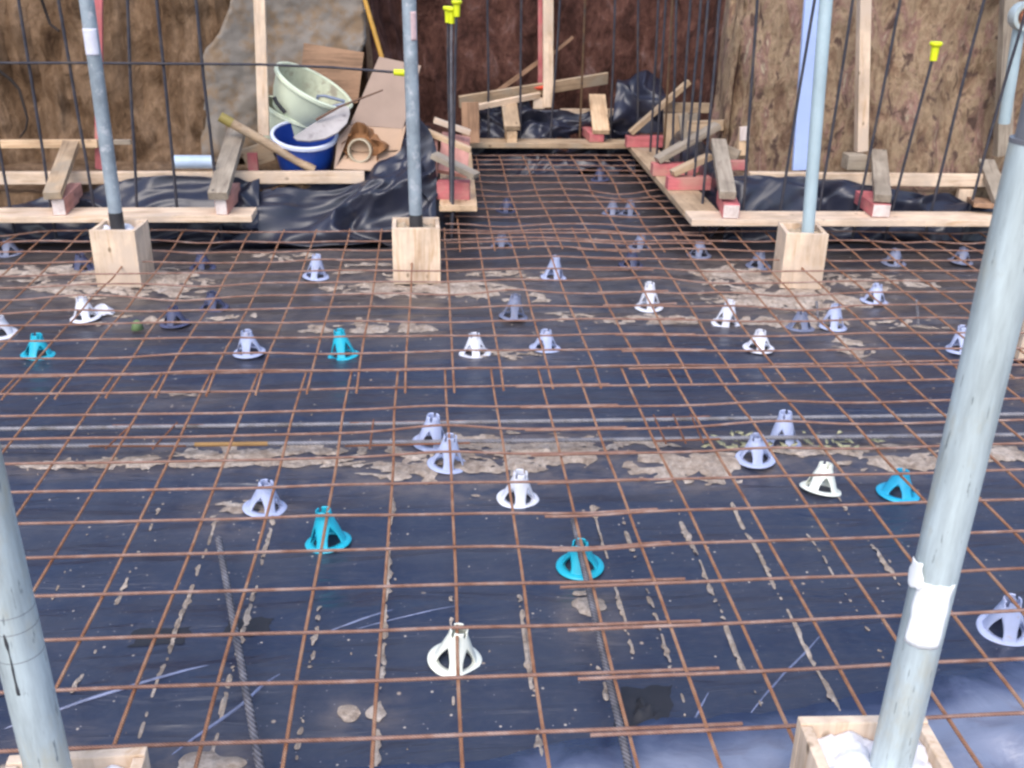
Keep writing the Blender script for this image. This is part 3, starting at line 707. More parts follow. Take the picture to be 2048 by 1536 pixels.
# ------------------------------------------------------------------ shuttering planks
PT = .24
G_PL = "planks holding the starter bars"
beam("plank", (-4.2, 6.275, .22), (-1.09, 6.275, .22), .21, .04, W_PALE, label="pale scaffold plank on edge of the left slab, three bars behind it", cat="plank", group=G_PL)
bpy.data.objects["plank"]["label"] = "long pale plank along the left with two braced blocks on it"
beam("plank", (1.59, 6.16, .22), (4.6, 6.10, .22), .22, .04, W_PALE, label="long pale plank along the right in front of the tan bank", cat="plank", group=G_PL)
beam("plank", (1.70, 6.28, .22), (1.73, 8.46, .22), .22, .04, W_MID, label="plank running back along the right side of the recess", cat="plank", group=G_PL)
beam("plank", (.32, 8.60, .22), (1.84, 8.58, .22), .21, .04, W_MID, label="plank across the back of the recess", cat="plank", group=G_PL)
beam("plank", (.165, 6.42, .22), (.20, 8.60, .22), .24, .04, W_NEW, label="plank running back along the left side of the recess", cat="plank", group=G_PL)
# rails on the ledge
G_RL = "timber rails along the foot of the bank"
a, b = py(-120, 356, 6.72), py(729, 354, 6.72); beam("rail", a, b, .075, .05, W_PALE, up=(0, 1, 0), label="pale timber rail along the left bank below the buckets", cat="rail", group=G_RL)
a, b = py(-120, 288, 6.95), py(196, 287, 6.95); beam("rail", a, b, .05, .04, W_NEW, up=(0, 1, 0), label="short orange timber rail against the left bank ending behind the left post", cat="rail", group=G_RL)
a, b = py(1497, 356, 6.62), py(2150, 362, 6.62); beam("rail", a, b, .08, .05, W_PALE, up=(0, 1, 0), label="pale timber rail along the foot of the tan bank", cat="rail", group=G_RL)
a, b = py(1120, 226, 8.98), py(1240, 226, 8.98); beam("rail", a, b, .07, .04, W_PALE, up=(0, 1, 0), label="short pale rail behind the black plastic in the recess", cat="rail", group=G_RL)
a, b = py(1328, 214, 8.5), py(1422, 216, 8.3); beam("rail", a, b, .075, .04, W_MID, up=(0, 1, 0), label="short brown rail high on the right of the recess", cat="rail", group=G_RL)
a, b = py(1375, 252, 7.5), py(1448, 250, 7.4); beam("rail", a, b, .07, .045, W_MID, up=(0, 1, 0), label="short brown rail at the top of the struts beside the right bank corner", cat="rail", group=G_RL)
a, b = py(228, 284, 7.0), py(262, 284, 7.0); beam("offcut", a, b, .03, .03, W_GREY, up=(0, 1, 0), label="small grey timber offcut on the bank behind the left post", cat="offcut")

def block(p0, p1, wd, ht, material, label, group="blocks on the planks", end=None):
    r = beam("block", p0, p1, wd, ht, material, label=label, cat="block", group=group)
    if end:                                            # a sawn end left unpainted
        L = (Vector(p1)-Vector(p0)).length; m = MB(); m.box((-.0022, 0, 0), (.004, wd-.006, ht-.006)); m.build("sawn_end", end, r, smooth=False)
    return r
G_ST = "struts bracing the planks to the bank"
def strut(p0, p1, wd, ht, material, label, up=(0, 0, 1)): return beam("strut", p0, p1, wd, ht, material, up=up, label=label, cat="strut", group=G_ST)
ZB = .24+.05
def on_plank(x, y, z=ZB): return pz(x, y, z)
# left pair
a = pz(127, 407, .29); block((a.x, 6.19, .29), (a.x-.03, 6.62, .29), .075, .098, W_PINK, "pinkish block under the left strut on the left plank", end=W_WHITE)
strut((a.x-.015, 6.16, .365), py(143, 286, 6.95), .10, .045, W_MID, "olive tinged strut, the leftmost on the left plank")
a = pz(451, 402, .29); block((a.x, 6.19, .29), (a.x+.01, 6.62, .29), .07, .098, W_PINK, "pinkish block under the grey strut near the end of the left plank", end=W_WHITE)
strut((a.x-.005, 6.15, .365), py(474, 262, 6.95), .115, .05, W_GREY, "grey strut near the end of the left plank, below the round pole")
a = py(508, 374, 6.67); beam("peg", a-Vector((0, 0, .05)), a+Vector((0, 0, .03)), .05, .03, W_PALE, label="short pale peg under the left rail", cat="peg")
a = py(506, 324, 6.9); beam("peg", a-Vector((0, 0, .07)), a+Vector((0, 0, .06)), .065, .03, W_RED, up=(0, 1, 0), label="short red peg above the left rail beside the grey strut", cat="peg")
a = py(522, 305, 7.0); beam("offcut", py(488, 318, 7.02), py(545, 300, 7.02), .13, .03, W_MID, up=(0, 1, 0), label="dusty board offcut behind the red peg", cat="offcut")
# right front
a = pz(1472, 434, .28); block((a.x+.0, 6.07, .285), (a.x+.06, 6.45, .285), .10, .085, W_RED, "red block with a white end on the corner of the right plank", end=W_WHITE)
strut((a.x-.02, 6.11, .375), py(1437, 284, 6.95), .10, .05, W_GREY, "grey green strut rising from the red block at the corner of the right plank")
a = pz(1770, 428, .28); block((a.x, 6.08, .285), (a.x+.03, 6.45, .285), .11, .08, W_RED, "red block halfway along the right plank", end=W_WHITE)
strut((a.x-.0, 6.09, .36), py(1757, 305, 6.85), .10, .05, W_GREY, "grey strut halfway along the right plank beside the timber stake")
a = pz(1999, 420, .27); strut((a.x, 6.12, .30), py(1972, 325, 6.8), .10, .05, W_GREY, "grey strut on the right plank beside the front right post")
beam("board", py(1962, 400, 6.5), py(1978, 412, 6.15), .18, .03, W_BROWN, label="brown board offcut lying under the rightmost strut", cat="board")
a = py(1512, 382, 6.6); beam("peg", py(1505, 400, 6.55), py(1520, 372, 6.6), .05, .04, W_PALE, label="pale peg under the left end of the right rail", cat="peg")
a = py(1521, 371, 6.58); beam("offcut", a-Vector((.035, 0, 0)), a+Vector((.035, 0, 0)), .05, .04, W_RED, label="small red offcut under the left end of the right rail", cat="offcut")
a = py(1712, 375, 6.62); beam("peg", a-Vector((0, 0, .09)), a+Vector((0, 0, .02)), .075, .04, W_PALE, up=(0, 1, 0), label="pale peg under the right rail left of the grey strut", cat="peg")
a = py(1928, 392, 6.62); beam("peg", a-Vector((0, 0, .12)), a+Vector((0, 0, .05)), .10, .045, W_PALE, up=(0, 1, 0), label="pale square peg under the right rail beside a capless bar", cat="peg")
# right side of the recess: blocks across the plank with struts up to the right
def side(y0, xa, ya, xb, yb, wd, material, bl, sl, x0=1.59, x1=2.02, zt=None, th=.04):
    block((x0, y0, .285), (x1, y0, .285), .09, .085, W_RED, bl, end=None)
    p = Vector((x0+.03, y0-.01, .35)); q = py(xb, yb, y0+.05); strut(p, q, wd, th, material, sl)
side(8.36, 1250, 270, 1378, 163, .06, W_MID, "red block at the far end of the right recess plank", "thin pale strut slanting up from the farthest red block", x0=1.585)
side(7.30, 1330, 335, 1436, 250, .11, W_GREY, "red block midway along the right recess plank", "broad grey strut slanting up from the middle red block", x0=1.585)
side(6.86, 1355, 372, 1420, 312, .075, W_MID, "bright pink red block nearest the camera on the right recess plank", "pale strut slanting up from the nearest red block of the recess", x0=1.60, x1=1.9)
beam("board", py(1352, 305, 8.2), py(1352, 226, 8.25), .2, .03, W_MID, up=(0, 1, 0), label="upright dusty board on the right side of the recess", cat="board")
beam("board", py(1385, 305, 7.9), py(1378, 228, 7.95), .16, .03, W_GREY, up=(0, 1, 0), label="upright grey board beside the dusty one in the recess", cat="board")
a = py(1484, 310, 6.98); beam("peg", a, py(1489, 254, 6.98), .07, .045, W_NEW, up=(0, 1, 0), label="short stake with a whitened top beside the right bank corner", cat="peg")
m_ = beam("peg", py(1489, 281, 6.955), py(1490, 253, 6.955), .068, .012, W_WHITE, up=(0, 1, 0)); tag(m_, "white offcut on the short stake by the right bank corner", "offcut")
m_.name = "offcut"
a = py(1475, 330, 6.8); beam("offcut", a-Vector((.06, 0, 0)), a+Vector((.06, 0, 0)), .06, .06, W_RED, label="red offcut between the right rail and the corner strut", cat="offcut")
beam("board", py(1430, 300, 7.0), py(1475, 318, 6.9), .12, .03, W_GREY, up=(0, 1, 0), label="grey board offcut behind the corner strut", cat="board")
# left side of the recess
a = pz(905, 385, .3)
block((.035, 6.62, .295), (.245, 6.60, .295), .09, .115, W_RED, "big bright red block at the front of the left recess plank")
beam("board", py(872, 352, 6.95), py(872, 268, 7.0), .02, .30, W_PINK, up=(0, 1, 0), label="pinkish board behind the big red block", cat="board")
beam("board", py(905, 348, 6.9), py(912, 272, 7.3), .20, .03, W_PINK, up=(0, 1, 0), label="pink primed board standing on the left recess plank", cat="board")
strut(py(868, 310, 6.66), py(953, 352, 6.52), .09, .035, W_GREY, "grey strut sloping down over the big red block")
strut(py(851, 262, 6.85), py(941, 300, 6.8), .055, .035, W_NEW, "pale strut left of the cluster of capped bars, middle of three")
strut(py(868, 240, 7.2), py(940, 265, 7.2), .06, .035, W_PALE, "pale strut left of the recess, topmost of three")
beam("board", py(942, 286, 8.35), py(940, 204, 8.4), .14, .03, W_BROWN, up=(0, 1, 0), label="upright brown board at the back left corner of the recess", cat="board")
# back of the recess
a = py(1022, 268, 8.62); block((a.x, 8.52, .29), (a.x, 8.85, .29), .085, .10, W_NEW, "pale block under the back left strut of the recess")
strut((a.x, 8.50, .36), py(1016, 192, 8.95), .13, .04, W_MID, "brown strut at the back of the recess, left one")
a = py(1200, 278, 8.6); block((a.x-.04, 8.52, .28), (a.x-.06, 8.85, .28), .12, .07, W_RED, "reddish block under the back right strut of the recess")
strut((a.x-.01, 8.50, .33), py(1194, 192, 8.95), .14, .04, W_NEW, "pale strut at the back of the recess, right one")
beam("plank", py(918, 204, 8.75), py(1215, 156, 9.05), .10, .025, W_MID, up=(0, 1, .3), label="dusty board leaning across the recess behind the black plastic", cat="plank")
beam("plank", py(950, 215, 8.7), py(1080, 190, 8.9), .05, .025, W_PALE, up=(0, 1, .3), label="short pale board just below the leaning one in the recess", cat="plank")
beam("batten", py(985, 190, 9.0), py(1085, 118, 9.15), .035, .02, W_BROWN, up=(0, 1, 0), label="thin brown batten leaning on the dark bank left of the stakes", cat="batten")
beam("batten", py(1100, 112, 9.12), py(1146, 74, 9.16), .025, .02, W_BROWN, up=(0, 1, 0), label="thin reddish batten leaning on the dark bank right of the stakes", cat="batten")
a = py(1078, 206, 8.92); beam("offcut", a-Vector((.05, 0, 0)), a+Vector((.05, 0, 0)), .09, .05, W_PALE, up=(0, 1, 0), label="pale offcut at the foot of the tall recess stake", cat="offcut")
# stakes
def stake(x0, y0, x1, y1, Y, wd, th, material, label, side_=None):
    a = py(x0, y0, Y); b = py(x1, y1, Y); d = (b-a)/(b.z-a.z); b = a+d*(2.2-a.z)
    return beam("stake", a, b, wd, th, material, up=(0, 1, 0), label=label, cat="stake", group="upright timber stakes against the banks")
stake(528, 270, 519, 0, 7.05, .072, .04, W_PALE, "tall pale stake left of the buckets")
stake(1096, 214, 1096, 0, 8.9, .085, .05, W_PALE, "tall pale stake in the middle of the recess")
stake(1082, 172, 1082, 0, 8.96, .05, .03, W_RED, "dull red stake just behind the pale stake of the recess")
stake(1722, 302, 1728, 0, 6.9, .075, .07, W_PALE, "tall pale stake against the tan bank on the right")
stake(2004, 310, 2016, 60, 6.9, .10, .07, W_GREY, "grey stake against the tan bank beside the front right post")
stake(199, 338, 197, 0, 7.0, .05, .03, W_RED, "thin red stake behind the left post")
a = py(1712, 322, 6.86); beam("offcut", a-Vector((.08, 0, .0)), a+Vector((.05, 0, 0)), .10, .12, W_GREY, up=(0, 1, 0), label="grey block at the foot of the right stake", cat="offcut")
m = MB(); a = py(1072, 175, 8.9); P = []
for i in range(7): P.append([a+Vector(((i/6-.5)*.13, -.02*math.sin(k/4*PI), (k/4-.5)*.04+.012*fbm((i*2., k*2., 1)))) for k in range(5)])
m.grid(P); tag(m.build("red_tape", m_plain("orange_red_tape", (.6, .06, .02), .6), solid=.004), "scrap of orange red tape on the leaning board by the red stake", "tape")
# pale blue board behind the right post
beam("board", py(1599, 340, 6.72), py(1636, -160, 6.8), .10, .03, m_plain("pale_blue_paint", (.36, .46, .74), .6, 0, .08, 3), up=(0, 1, 0), label="pale blue lath standing behind the right rear post", cat="board")
# tube with a coupler at the top right
r = empty("scaffold_tube", py(2008, 246, 6.6)); tag(r, "short pale blue tube with a rusty coupler at the top right corner", "tube")
e = py(2038, 55, 6.55)-r.location; m = MB(); m.tube([(0, 0, 0), e], .037, 20); m.build("tube", GALV_BLUE, r)
m = MB(); Mx = Matrix.Translation(e+Vector((.0, -.03, .07))) @ Matrix.Rotation(PI/2, 4, 'X'); m.lathe([(.06, -.04), (.085, -.04), (.09, 0), (.085, .04), (.06, .04), (.055, 0), (.06, -.04)], 28, Mx); m.build("coupler", GALV, r)
m = MB(); Mx = Matrix.Translation(e+Vector((.0, -.04, .07))) @ Matrix.Rotation(PI/2, 4, 'X'); m.lathe([(.0, .03), (.035, .03), (.038, 0), (.0, 0)], 20, Mx); m.build("bolt", m_plain("rusty_bolt", (.4, .15, .08), .7), r)

# ------------------------------------------------------------------ starter bars
bars = []
def starter(xb, yb, xt, yt, Y, label, material=BAR_DARK, r=.0095, top=1.95, group="starter bars in a row", z0=.02):
    a = py(xb, yb, Y); b = py(xt, yt, Y); d = (b-a)/(b.z-a.z)
    zt = b.z if top is None else top
    m = MB(); n = 14; pts = []
    for k in range(n+1):
        z = lerp(z0, zt, k/n); p = a+d*(z-a.z); p.x += .006*fbm((xb*.1, z*1.5, 1), 2); p.y += .006*fbm((xb*.1, z*1.5, 7), 2); pts.append(p)
    m.tube(pts, r, 8); o = tag(m.build("starter_bar", material), label, "rebar", group)
    return o, pts[-1]
GL, GB, GR, GRR = "starter bars along the left plank", "starter bars at the back of the recess", "starter bars along the right recess plank", "starter bars along the right plank"
on = ["first", "second", "third", "fourth", "fifth", "sixth", "seventh", "eighth", "ninth", "tenth"]
for i, (xb, yb, xt, yt) in enumerate([(20, 415, -55, 0), (103, 415, 38, 0), (187, 417, 118, 0), (273, 414, 254, 0), (354, 414, 312, 0), (437, 413, 391, 0)]):
    starter(xb, yb, xt, yt, 6.40, f"dark starter bar behind the left plank, {on[i]} from the left", group=GL)
m = MB(); A = py(-200, 126, 6.38); B = py(520, 129, 6.38); D = py(808, 146, 6.38); m.tube([A, A.lerp(B, .5)+Vector((0, 0, .004)), B, B.lerp(D, .5)+Vector((0, 0, .008)), D], .0075, 8)
lb_ = tag(m.build("cross_bar", BAR_DARK), "dark bar tied level across the left starter bars, ending in a yellow cap", "rebar")
def cap(bar, p, axis, s=1.):
    Mx = Matrix.Translation(p) @ Vector(axis).normalized().to_track_quat('Z', 'Y').to_matrix().to_4x4() @ Matrix.Diagonal((s, s, s, 1))
    m = MB(); m.lathe([(.012, -.075), (.019, -.074), (.0215, -.004), (.030, .001), (.033, .008), (.033, .018), (.029, .022), (.0, .023)], 22, Mx)
    o = m.build("cap", YELLOW, bar); o["label"] = "yellow plastic safety cap on the bar end"
cap(lb_, D+Vector((.01, 0, 0)), D-B, .95)
tips = []
for i, (xb, yb, xt, yt) in enumerate([(901, 388, 896, 20), (904, 392, 904, 22), (906, 392, 914, 8)]):
    p = starter(xb, yb, xt, yt, 6.50-.03*i, f"dark capped starter bar in the central cluster, {['left', 'middle', 'right'][i]} one", top=None, group="capped bars at the recess corner", material=BAR_DARK if i != 1 else BAR_GREY, r=.0085)
    tips.append(p)
for o, p in tips: cap(o, p, (0, 0, 1), .95)
for i, (xb, yb, xt, yt, mt) in enumerate([(978, 275, 975, 0, 0), (1040, 282, 1043, 0, 0), (1101, 284, 1120, 0, 0), (1160, 280, 1170, 0, 1), (1221, 276, 1230, 0, 0), (1276, 262, 1276, 0, 0)]):
    starter(xb, yb, xt, yt, 8.74, f"{'rusty' if mt else 'dark'} starter bar at the back of the recess, {on[i]} from the left", BAR_BROWN if mt else BAR_DARK, group=GB)
for i, (xb, yb, xt, yt, Y, mt) in enumerate([(1301, 300, 1317, 0, 8.15, 0), (1314, 306, 1331, 0, 7.95, 0), (1328, 310, 1345, 0, 7.75, 1), (1345, 318, 1353, 0, 7.55, 0), (1361, 328, 1381, 0, 7.35, 0), (1373, 340, 1401, 0, 7.12, 0), (1388, 362, 1416, 0, 6.85, 0), (1406, 405, 1440, 0, 6.45, 0)]):
    starter(xb, yb, xt, yt, Y, f"{'rusty' if mt else 'dark'} starter bar along the right recess plank, {on[i]} from the far end", BAR_BROWN if mt else BAR_DARK, group=GR)
k = 0
for i, (xb, yb, xt, yt, capped) in enumerate([(1487, 416, 1514, 0, 0), (1560, 422, 1629, 0, 0), (1639, 418, 1706, 0, 0), (1716, 418, 1801, 0, 0), (1785, 420, 1872, 92, 1), (1862, 424, 1968, 0, 0), (1936, 428, 2040, 60, 0)]):
    o, p = starter(xb, yb, xt, yt, 6.33, f"dark starter bar behind the right plank, {on[i]} from the left" + (", capped yellow" if capped else ""), top=None if capped else 1.95, group=GRR)
    if capped: cap(o, p, (0, 0, 1), 1.15)

# ------------------------------------------------------------------ black plastic upstands and heaps
def sheet(name, rows, nu, nv, amp, seed, label, material=PLASTIC, fold=(3, 3), solid=.002):
    R = [[Vector(p) for p in r] for r in rows]
    def cr(a, b, c, d, t): return .5*((2*b)+(c-a)*t+(2*a-5*b+4*c-d)*t*t+(3*b-a-3*c+d)*t**3)
    def along(L, t):
        n = len(L)-1; s = min(n-1e-6, max(0, t*n)); i = int(s); f = s-i
        return cr(L[max(i-1, 0)], L[i], L[i+1], L[min(i+2, n)], f)
    P = []
    for i in range(nv+1):
        P.append([along([along(r, j/nu) for r in R], i/nv) for j in range(nu+1)])
    Q = []
    for i in range(nv+1):
        Q.append([])
        for j in range(nu+1):
            p = P[i][j]; du = P[i][min(j+1, nu)]-P[i][max(j-1, 0)]; dv = P[min(i+1, nv)][j]-P[max(i-1, 0)][j]
            n = du.cross(dv); n = n.normalized() if n.length > 1e-9 else Vector((0, -1, 0))
            u = j/nu*fold[0]; v = i/nv*fold[1]
            wx = fbm((u*.7, v*.7, seed+7), 2)*1.1; wy = fbm((u*.7, v*.7, seed+17), 2)*.7
            n1 = fbm((u*.55+v*.35+wx+seed, v*.95-u*.12+wy, seed), 2); n2 = fbm((u*1.5-v*.8+wx, v*1.7+wy, seed+3), 2)
            k = 1-2.4*math.sqrt(n1*n1+.0012)+.35*(1-2.2*math.sqrt(n2*n2+.0025)) + .5*n1
            Q[-1].append(p+n*amp*(k-.45))
    m = MB(); m.grid(Q); o = m.build(name, material, solid=solid)
    return tag(o, label, "plastic sheet", "black plastic turned up at the slab edges")
X = lambda lst, Y: [py(x, y, Y) for x, y in lst]
sheet("plastic_sheet", [[pz(x, y, .006) for x, y in ((420, 500), (540, 494), (660, 490), (770, 488), (872, 480))], X(((478, 452), (570, 452), (670, 450), (770, 446), (874, 430)), 6.44),
      X(((498, 405), (590, 408), (690, 402), (780, 388), (874, 370)), 6.58), X(((505, 374), (600, 372), (722, 366), (800, 332), (868, 300)), 6.68), X(((505, 366), (600, 362), (732, 345), (822, 290), (850, 240)), 6.82)],
      130, 90, .085, 4.2, "black plastic draped in folds over the rail end below the cardboard box", fold=(2.2, 2.0))
sheet("plastic_sheet", [[(x, 6.42, 0.) for x in (-4.2, -3, -2, -1.1)], [(x, 6.47, .12) for x in (-4.2, -3, -2, -1.1)], [(-4.2, 6.55, .12), (-3, 6.55, .12), (-2, 6.58, .27), (-1.1, 6.56, .25)], [(-4.2, 6.68, .1), (-3, 6.68, .1), (-2, 6.66, .335), (-1.1, 6.66, .34)]],
      170, 50, .06, 9.1, "black plastic crumpled behind the left plank", fold=(6, 1.4))
sheet("plastic_sheet", [[(x, 6.38, 0.) for x in (1.9, 2.6, 3.4, 4.6)], [(x, 6.43, .12) for x in (1.9, 2.6, 3.4, 4.6)], [(1.9, 6.5, .3), (2.6, 6.5, .29), (3.4, 6.5, .22), (4.6, 6.5, .18)], [(1.9, 6.6, .37), (2.6, 6.58, .36), (3.4, 6.56, .25), (4.6, 6.56, .2)]],
      170, 50, .06, 15.1, "black plastic crumpled behind the right plank", fold=(6, 1.4))
sheet("plastic_sheet", [[(x, 8.45, -.0) for x in (.1, .6, 1.1, 1.7)], [(x, 8.62, .08) for x in (.1, .6, 1.1, 1.7)], X(((945, 290), (1030, 288), (1130, 285), (1255, 285)), 8.76), X(((948, 240), (1030, 232), (1130, 250), (1255, 245)), 8.84),
      X(((935, 208), (1030, 205), (1130, 232), (1250, 215)), 8.92)], 110, 80, .09, 21.6, "black plastic draped behind the bars at the back of the recess", fold=(4, 2.4))
sheet("plastic_sheet", [X(((1225, 285), (1265, 290), (1300, 292), (1345, 290)), 8.75), X(((1225, 240), (1260, 235), (1300, 235), (1345, 240)), 8.72), X(((1232, 185), (1262, 180), (1300, 182), (1335, 195)), 8.85), X(((1238, 158), (1265, 148), (1295, 150), (1320, 165)), 9.05)],
      60, 60, .06, 31.6, "heap of black plastic in the back right corner of the recess", fold=(1.3, 1.5))
sheet("plastic_sheet", [[(-.02, 6.5, .0), (-.02, 7.2, .0), (.02, 8.4, .0)], [(-.04, 6.5, .2), (-.03, 7.2, .2), (0, 8.4, .2)], [(-.07, 6.62, .44), (-.08, 7.2, .38), (-.02, 8.4, .36)], [(-.14, 6.8, .52), (-.2, 7.3, .5), (-.08, 8.5, .44)]],
      90, 40, .03, 41.2, "black plastic turned up along the left side of the recess", fold=(5, 2))
sheet("plastic_sheet", [[(1.86, 6.5, .0), (1.86, 7.2, .0), (1.88, 8.5, .0)], [(1.88, 6.5, .2), (1.88, 7.2, .2), (1.88, 8.5, .2)], [(1.92, 6.5, .32), (1.93, 7.2, .34), (1.93, 8.5, .36)], [(1.98, 6.6, .35), (2.02, 7.3, .4), (2.0, 8.5, .42)]],
      90, 40, .03, 51.2, "black plastic turned up along the right side of the recess", fold=(5, 2))
# front plastic over the membrane, its pale blue a painted sky sheen
FE = [pz(*q) for q in ((-300, 1600), (300, 1560), (650, 1538), (950, 1520), (1180, 1468), (1340, 1432), (1500, 1418), (1640, 1400), (1800, 1372), (1930, 1338), (2048, 1310), (2300, 1290))]
def front_edge(x):
    if x <= FE[0].x: return FE[0].y
    for a, b in zip(FE[:-1], FE[1:]):
        if x <= b.x: t = (x-a.x)/(b.x-a.x); return lerp(a.y, b.y, t*t*(3-2*t))+.022*fbm((x*6, 1, 1), 3)
    return FE[-1].y
P = []; nx, ny = 210, 70
for j in range(ny+1):
    row = []
    for i in range(nx+1):
        x = lerp(-1.2, 2.4, i/nx); ye = front_edge(x); y = lerp(.6, ye, j/ny); t = j/ny; wr = max(.25, min(1, (x-.35)/.5))
        k = 1-2*abs(fbm((x*2.2, y*3.0, 2), 3)); k2 = 1-2*abs(fbm((x*5+y*2, y*4.5-x, 12), 2))
        row.append((x, y, floor_z(x, y)-.006+wr*(.042*max(0, k)*min(1, (1-t)*4)+.02*k2*min(1, (1-t)*5))))
    P.append(row)
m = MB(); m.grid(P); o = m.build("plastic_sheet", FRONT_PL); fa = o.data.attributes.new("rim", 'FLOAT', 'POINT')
fa.data.foreach_set("value", [min(1, (1-j/ny)*(front_edge(lerp(-1.2, 2.4, i/nx))-.6)/.16) for j in range(ny+1) for i in range(nx+1)])  # fades the painted sheen out towards the far edge
tag(o, "plastic with a painted pale blue sky sheen, wrinkled around the front right timber box", "plastic sheet", "black plastic turned up at the slab edges")

# ------------------------------------------------------------------ clutter behind the left rail
def bucket(name, centre, axis, R, r, h, body, rimmat, inner, label, roll=0.):
    axis = Vector(axis).normalized(); q = axis.to_track_quat('Z', 'Y').to_matrix().to_4x4()
    o = empty(name); o.matrix_world = Matrix.Translation(centre) @ q; tag(o, label, "bucket")
    m = MB(); m.lathe([(.0, -h), (r*.95, -h), (r, -h+.01), (lerp(r, R, .5)+.006, -h*.5), (R, 0)], 48); m.build("shell", body, o)
    m = MB(); m.lathe([(R-.006, -.002), (lerp(r, R, .5), -h*.5), (r-.006, -h+.012), (0, -h+.012)], 48); m.build("inside", inner, o)
    m = MB(); m.lathe([(R-.008, .0), (R-.006, .008), (R+.006, .010), (R+.014, .004), (R+.014, -.016), (R+.008, -.018), (R-.004, -.014), (R-.008, 0)], 48); m.build("rim", rimmat, o)
    return o, q
CREAM = m_plain("cream_tub_plastic", (.62, .68, .52), .5, 0, .12, 5, .03)
CREAM_IN = m_plain("stained_tub_inside", (.44, .46, .33), .6, 0, .35, 6, .05, dirt=(.25, .22, .16), dirt_amt=.5)
BLUE_B = m_plain("royal_blue_plastic", (.012, .06, .33), .4, 0, .15, 5, .02)
BLUE_IN = m_plain("deep_blue_inside", (.008, .04, .26), .5, 0, .2, 5, .02)
BK_WHITE = m_plain("whitish_rim", (.62, .66, .8), .45, 0, .1, 9, .02)
BLACKP = m_plain("black_plastic", (.02, .02, .025), .5, 0, .1, 9, .02)
c = py(629, 172, 7.28); o, q = bucket("bucket", c, (.48, -.13, .86), .272, .20, .25, CREAM, CREAM, CREAM_IN, "big cream tub tilted over in the heap, stained inside")
c2 = py(596, 226, 7.36); bucket("bucket", c2, (.36, -.05, .9), .25, .19, .25, CREAM, CREAM, CREAM_IN, "second cream tub nested underneath the tilted one")
m = MB(); hp = [py(x, y, 7.06) for x, y in ((548, 194), (553, 205), (562, 216), (571, 226))]; m.tube(hp, .014, 10); hh = m.build("handle", BLACKP, o); hh.matrix_parent_inverse = o.matrix_world.inverted()
c = py(609, 269, 6.95); bucket("bucket", c, (.06, -.26, .96), .207, .165, .26, BLUE_B, BK_WHITE, BLUE_IN, "royal blue bucket with a white rim below the cream tub")
# trowel in the tub
r = empty("trowel"); tag(r, "blue grey trowel frame lying in the cream tub", "trowel")
STEELB = m_plain("blue_grey_steel", (.16, .19, .26), .4, .4, .2, 9)
m = MB(); m.tube([py(x, y, 7.14) for x, y in ((632, 205), (636, 192), (650, 192), (690, 203))], .011, 8); m.build("handle", STEELB, r)
m = MB(); m.tube([py(x, y, 7.12) for x, y in ((628, 206), (660, 214), (690, 208))], .012, 8); m.build("blade", STEELB, r)
# pale oval board in the blue bucket
def plate(poly, Ya, Yb, th, name, material, label, cat):
    """a flat board: its outline measured on a slanting plane whose depth runs from Ya at its lowest edge to Yb at its top"""
    ys_ = [y for x, y in poly]; lo, hi = max(ys_), min(ys_)
    pts = [py(x, y, lerp(Ya, Yb, (lo-y)/(lo-hi))) for x, y in poly]
    n = (pts[1]-pts[0]).cross(pts[len(pts)//2]-pts[0]).normalized()
    m = MB(); k = len(pts); m.v = [tuple(p+n*th/2) for p in pts]+[tuple(p-n*th/2) for p in pts]
    m.f = [tuple(range(k)), tuple(range(2*k-1, k-1, -1))]+[(i, (i+1) % k, k+(i+1) % k, k+i) for i in range(k)]
    return tag(m.build(name, material, smooth=False), label, cat)
oval = [(587, 275), (615, 256), (650, 234), (681, 216), (692, 213), (698, 217), (700, 228), (694, 247), (675, 266), (650, 278), (619, 283), (594, 281)]
plate(oval, 6.76, 6.98, .012, "mortar_board", m_plain("pale_splashed_board", (.36, .33, .32), .8, 0, .3, 8, .2, dirt=(.14, .11, .12), dirt_amt=.57), "pale oval mortar board propped in the blue bucket", "board")
m = MB(); m.tube([py(632, 240, 6.86), py(680, 213, 6.88), py(766, 180, 6.92)], [.009, .008, .005], 8); tag(m.build("stick", m_plain("brown_stick", (.13, .07, .045), .8)), "thin brown stick across the tubs and the cardboard", "stick")
plate([(608, 86), (728, 105), (716, 205), (660, 215), (602, 150)], 7.57, 7.63, .02, "plywood_board", W_BROWN, "brown plywood board standing behind the cream tub", "board")
# cardboard box with a roll
CARD = m_plain("grey_brown_cardboard", (.30, .215, .165), .9, 0, .12, 5, .05)
CARD_IN = m_plain("fresh_cardboard", (.47, .32, .22), .9, 0, .12, 5, .05)
KRAFT = m_plain("torn_brown_paper", (.27, .125, .05), .85, 0, .35, 7, .3)
r = empty("cardboard_box", py(735, 340, 6.85)); tag(r, "open cardboard box leaning back above the folded plastic", "cardboard box")
def kid(o, par): o.parent = par; o.matrix_parent_inverse = Matrix.Translation(-par.location); [o.__delitem__(k) for k in ("label", "category") if k in o]; return o
kid(plate([(758, 114), (842, 132), (806, 258), (700, 250)], 6.98, 7.36, .008, "flap", CARD, "x", "x"), r)
kid(plate([(700, 251), (805, 258), (800, 300), (722, 304), (700, 300)], 6.9, 6.97, .008, "back_panel", CARD_IN, "x", "x"), r)
kid(plate([(806, 258), (812, 250), (800, 305), (758, 342), (752, 338), (798, 300)], 6.78, 6.97, .008, "side_panel", CARD_IN, "x", "x"), r)
kid(plate([(668, 338), (758, 342), (798, 300), (700, 296)], 6.76, 6.95, .008, "bottom_panel", CARD_IN, "x", "x"), r)
kid(plate([(668, 338), (672, 336), (704, 252), (698, 250), (676, 275)], 6.78, 6.95, .008, "side_panel", CARD, "x", "x"), r)
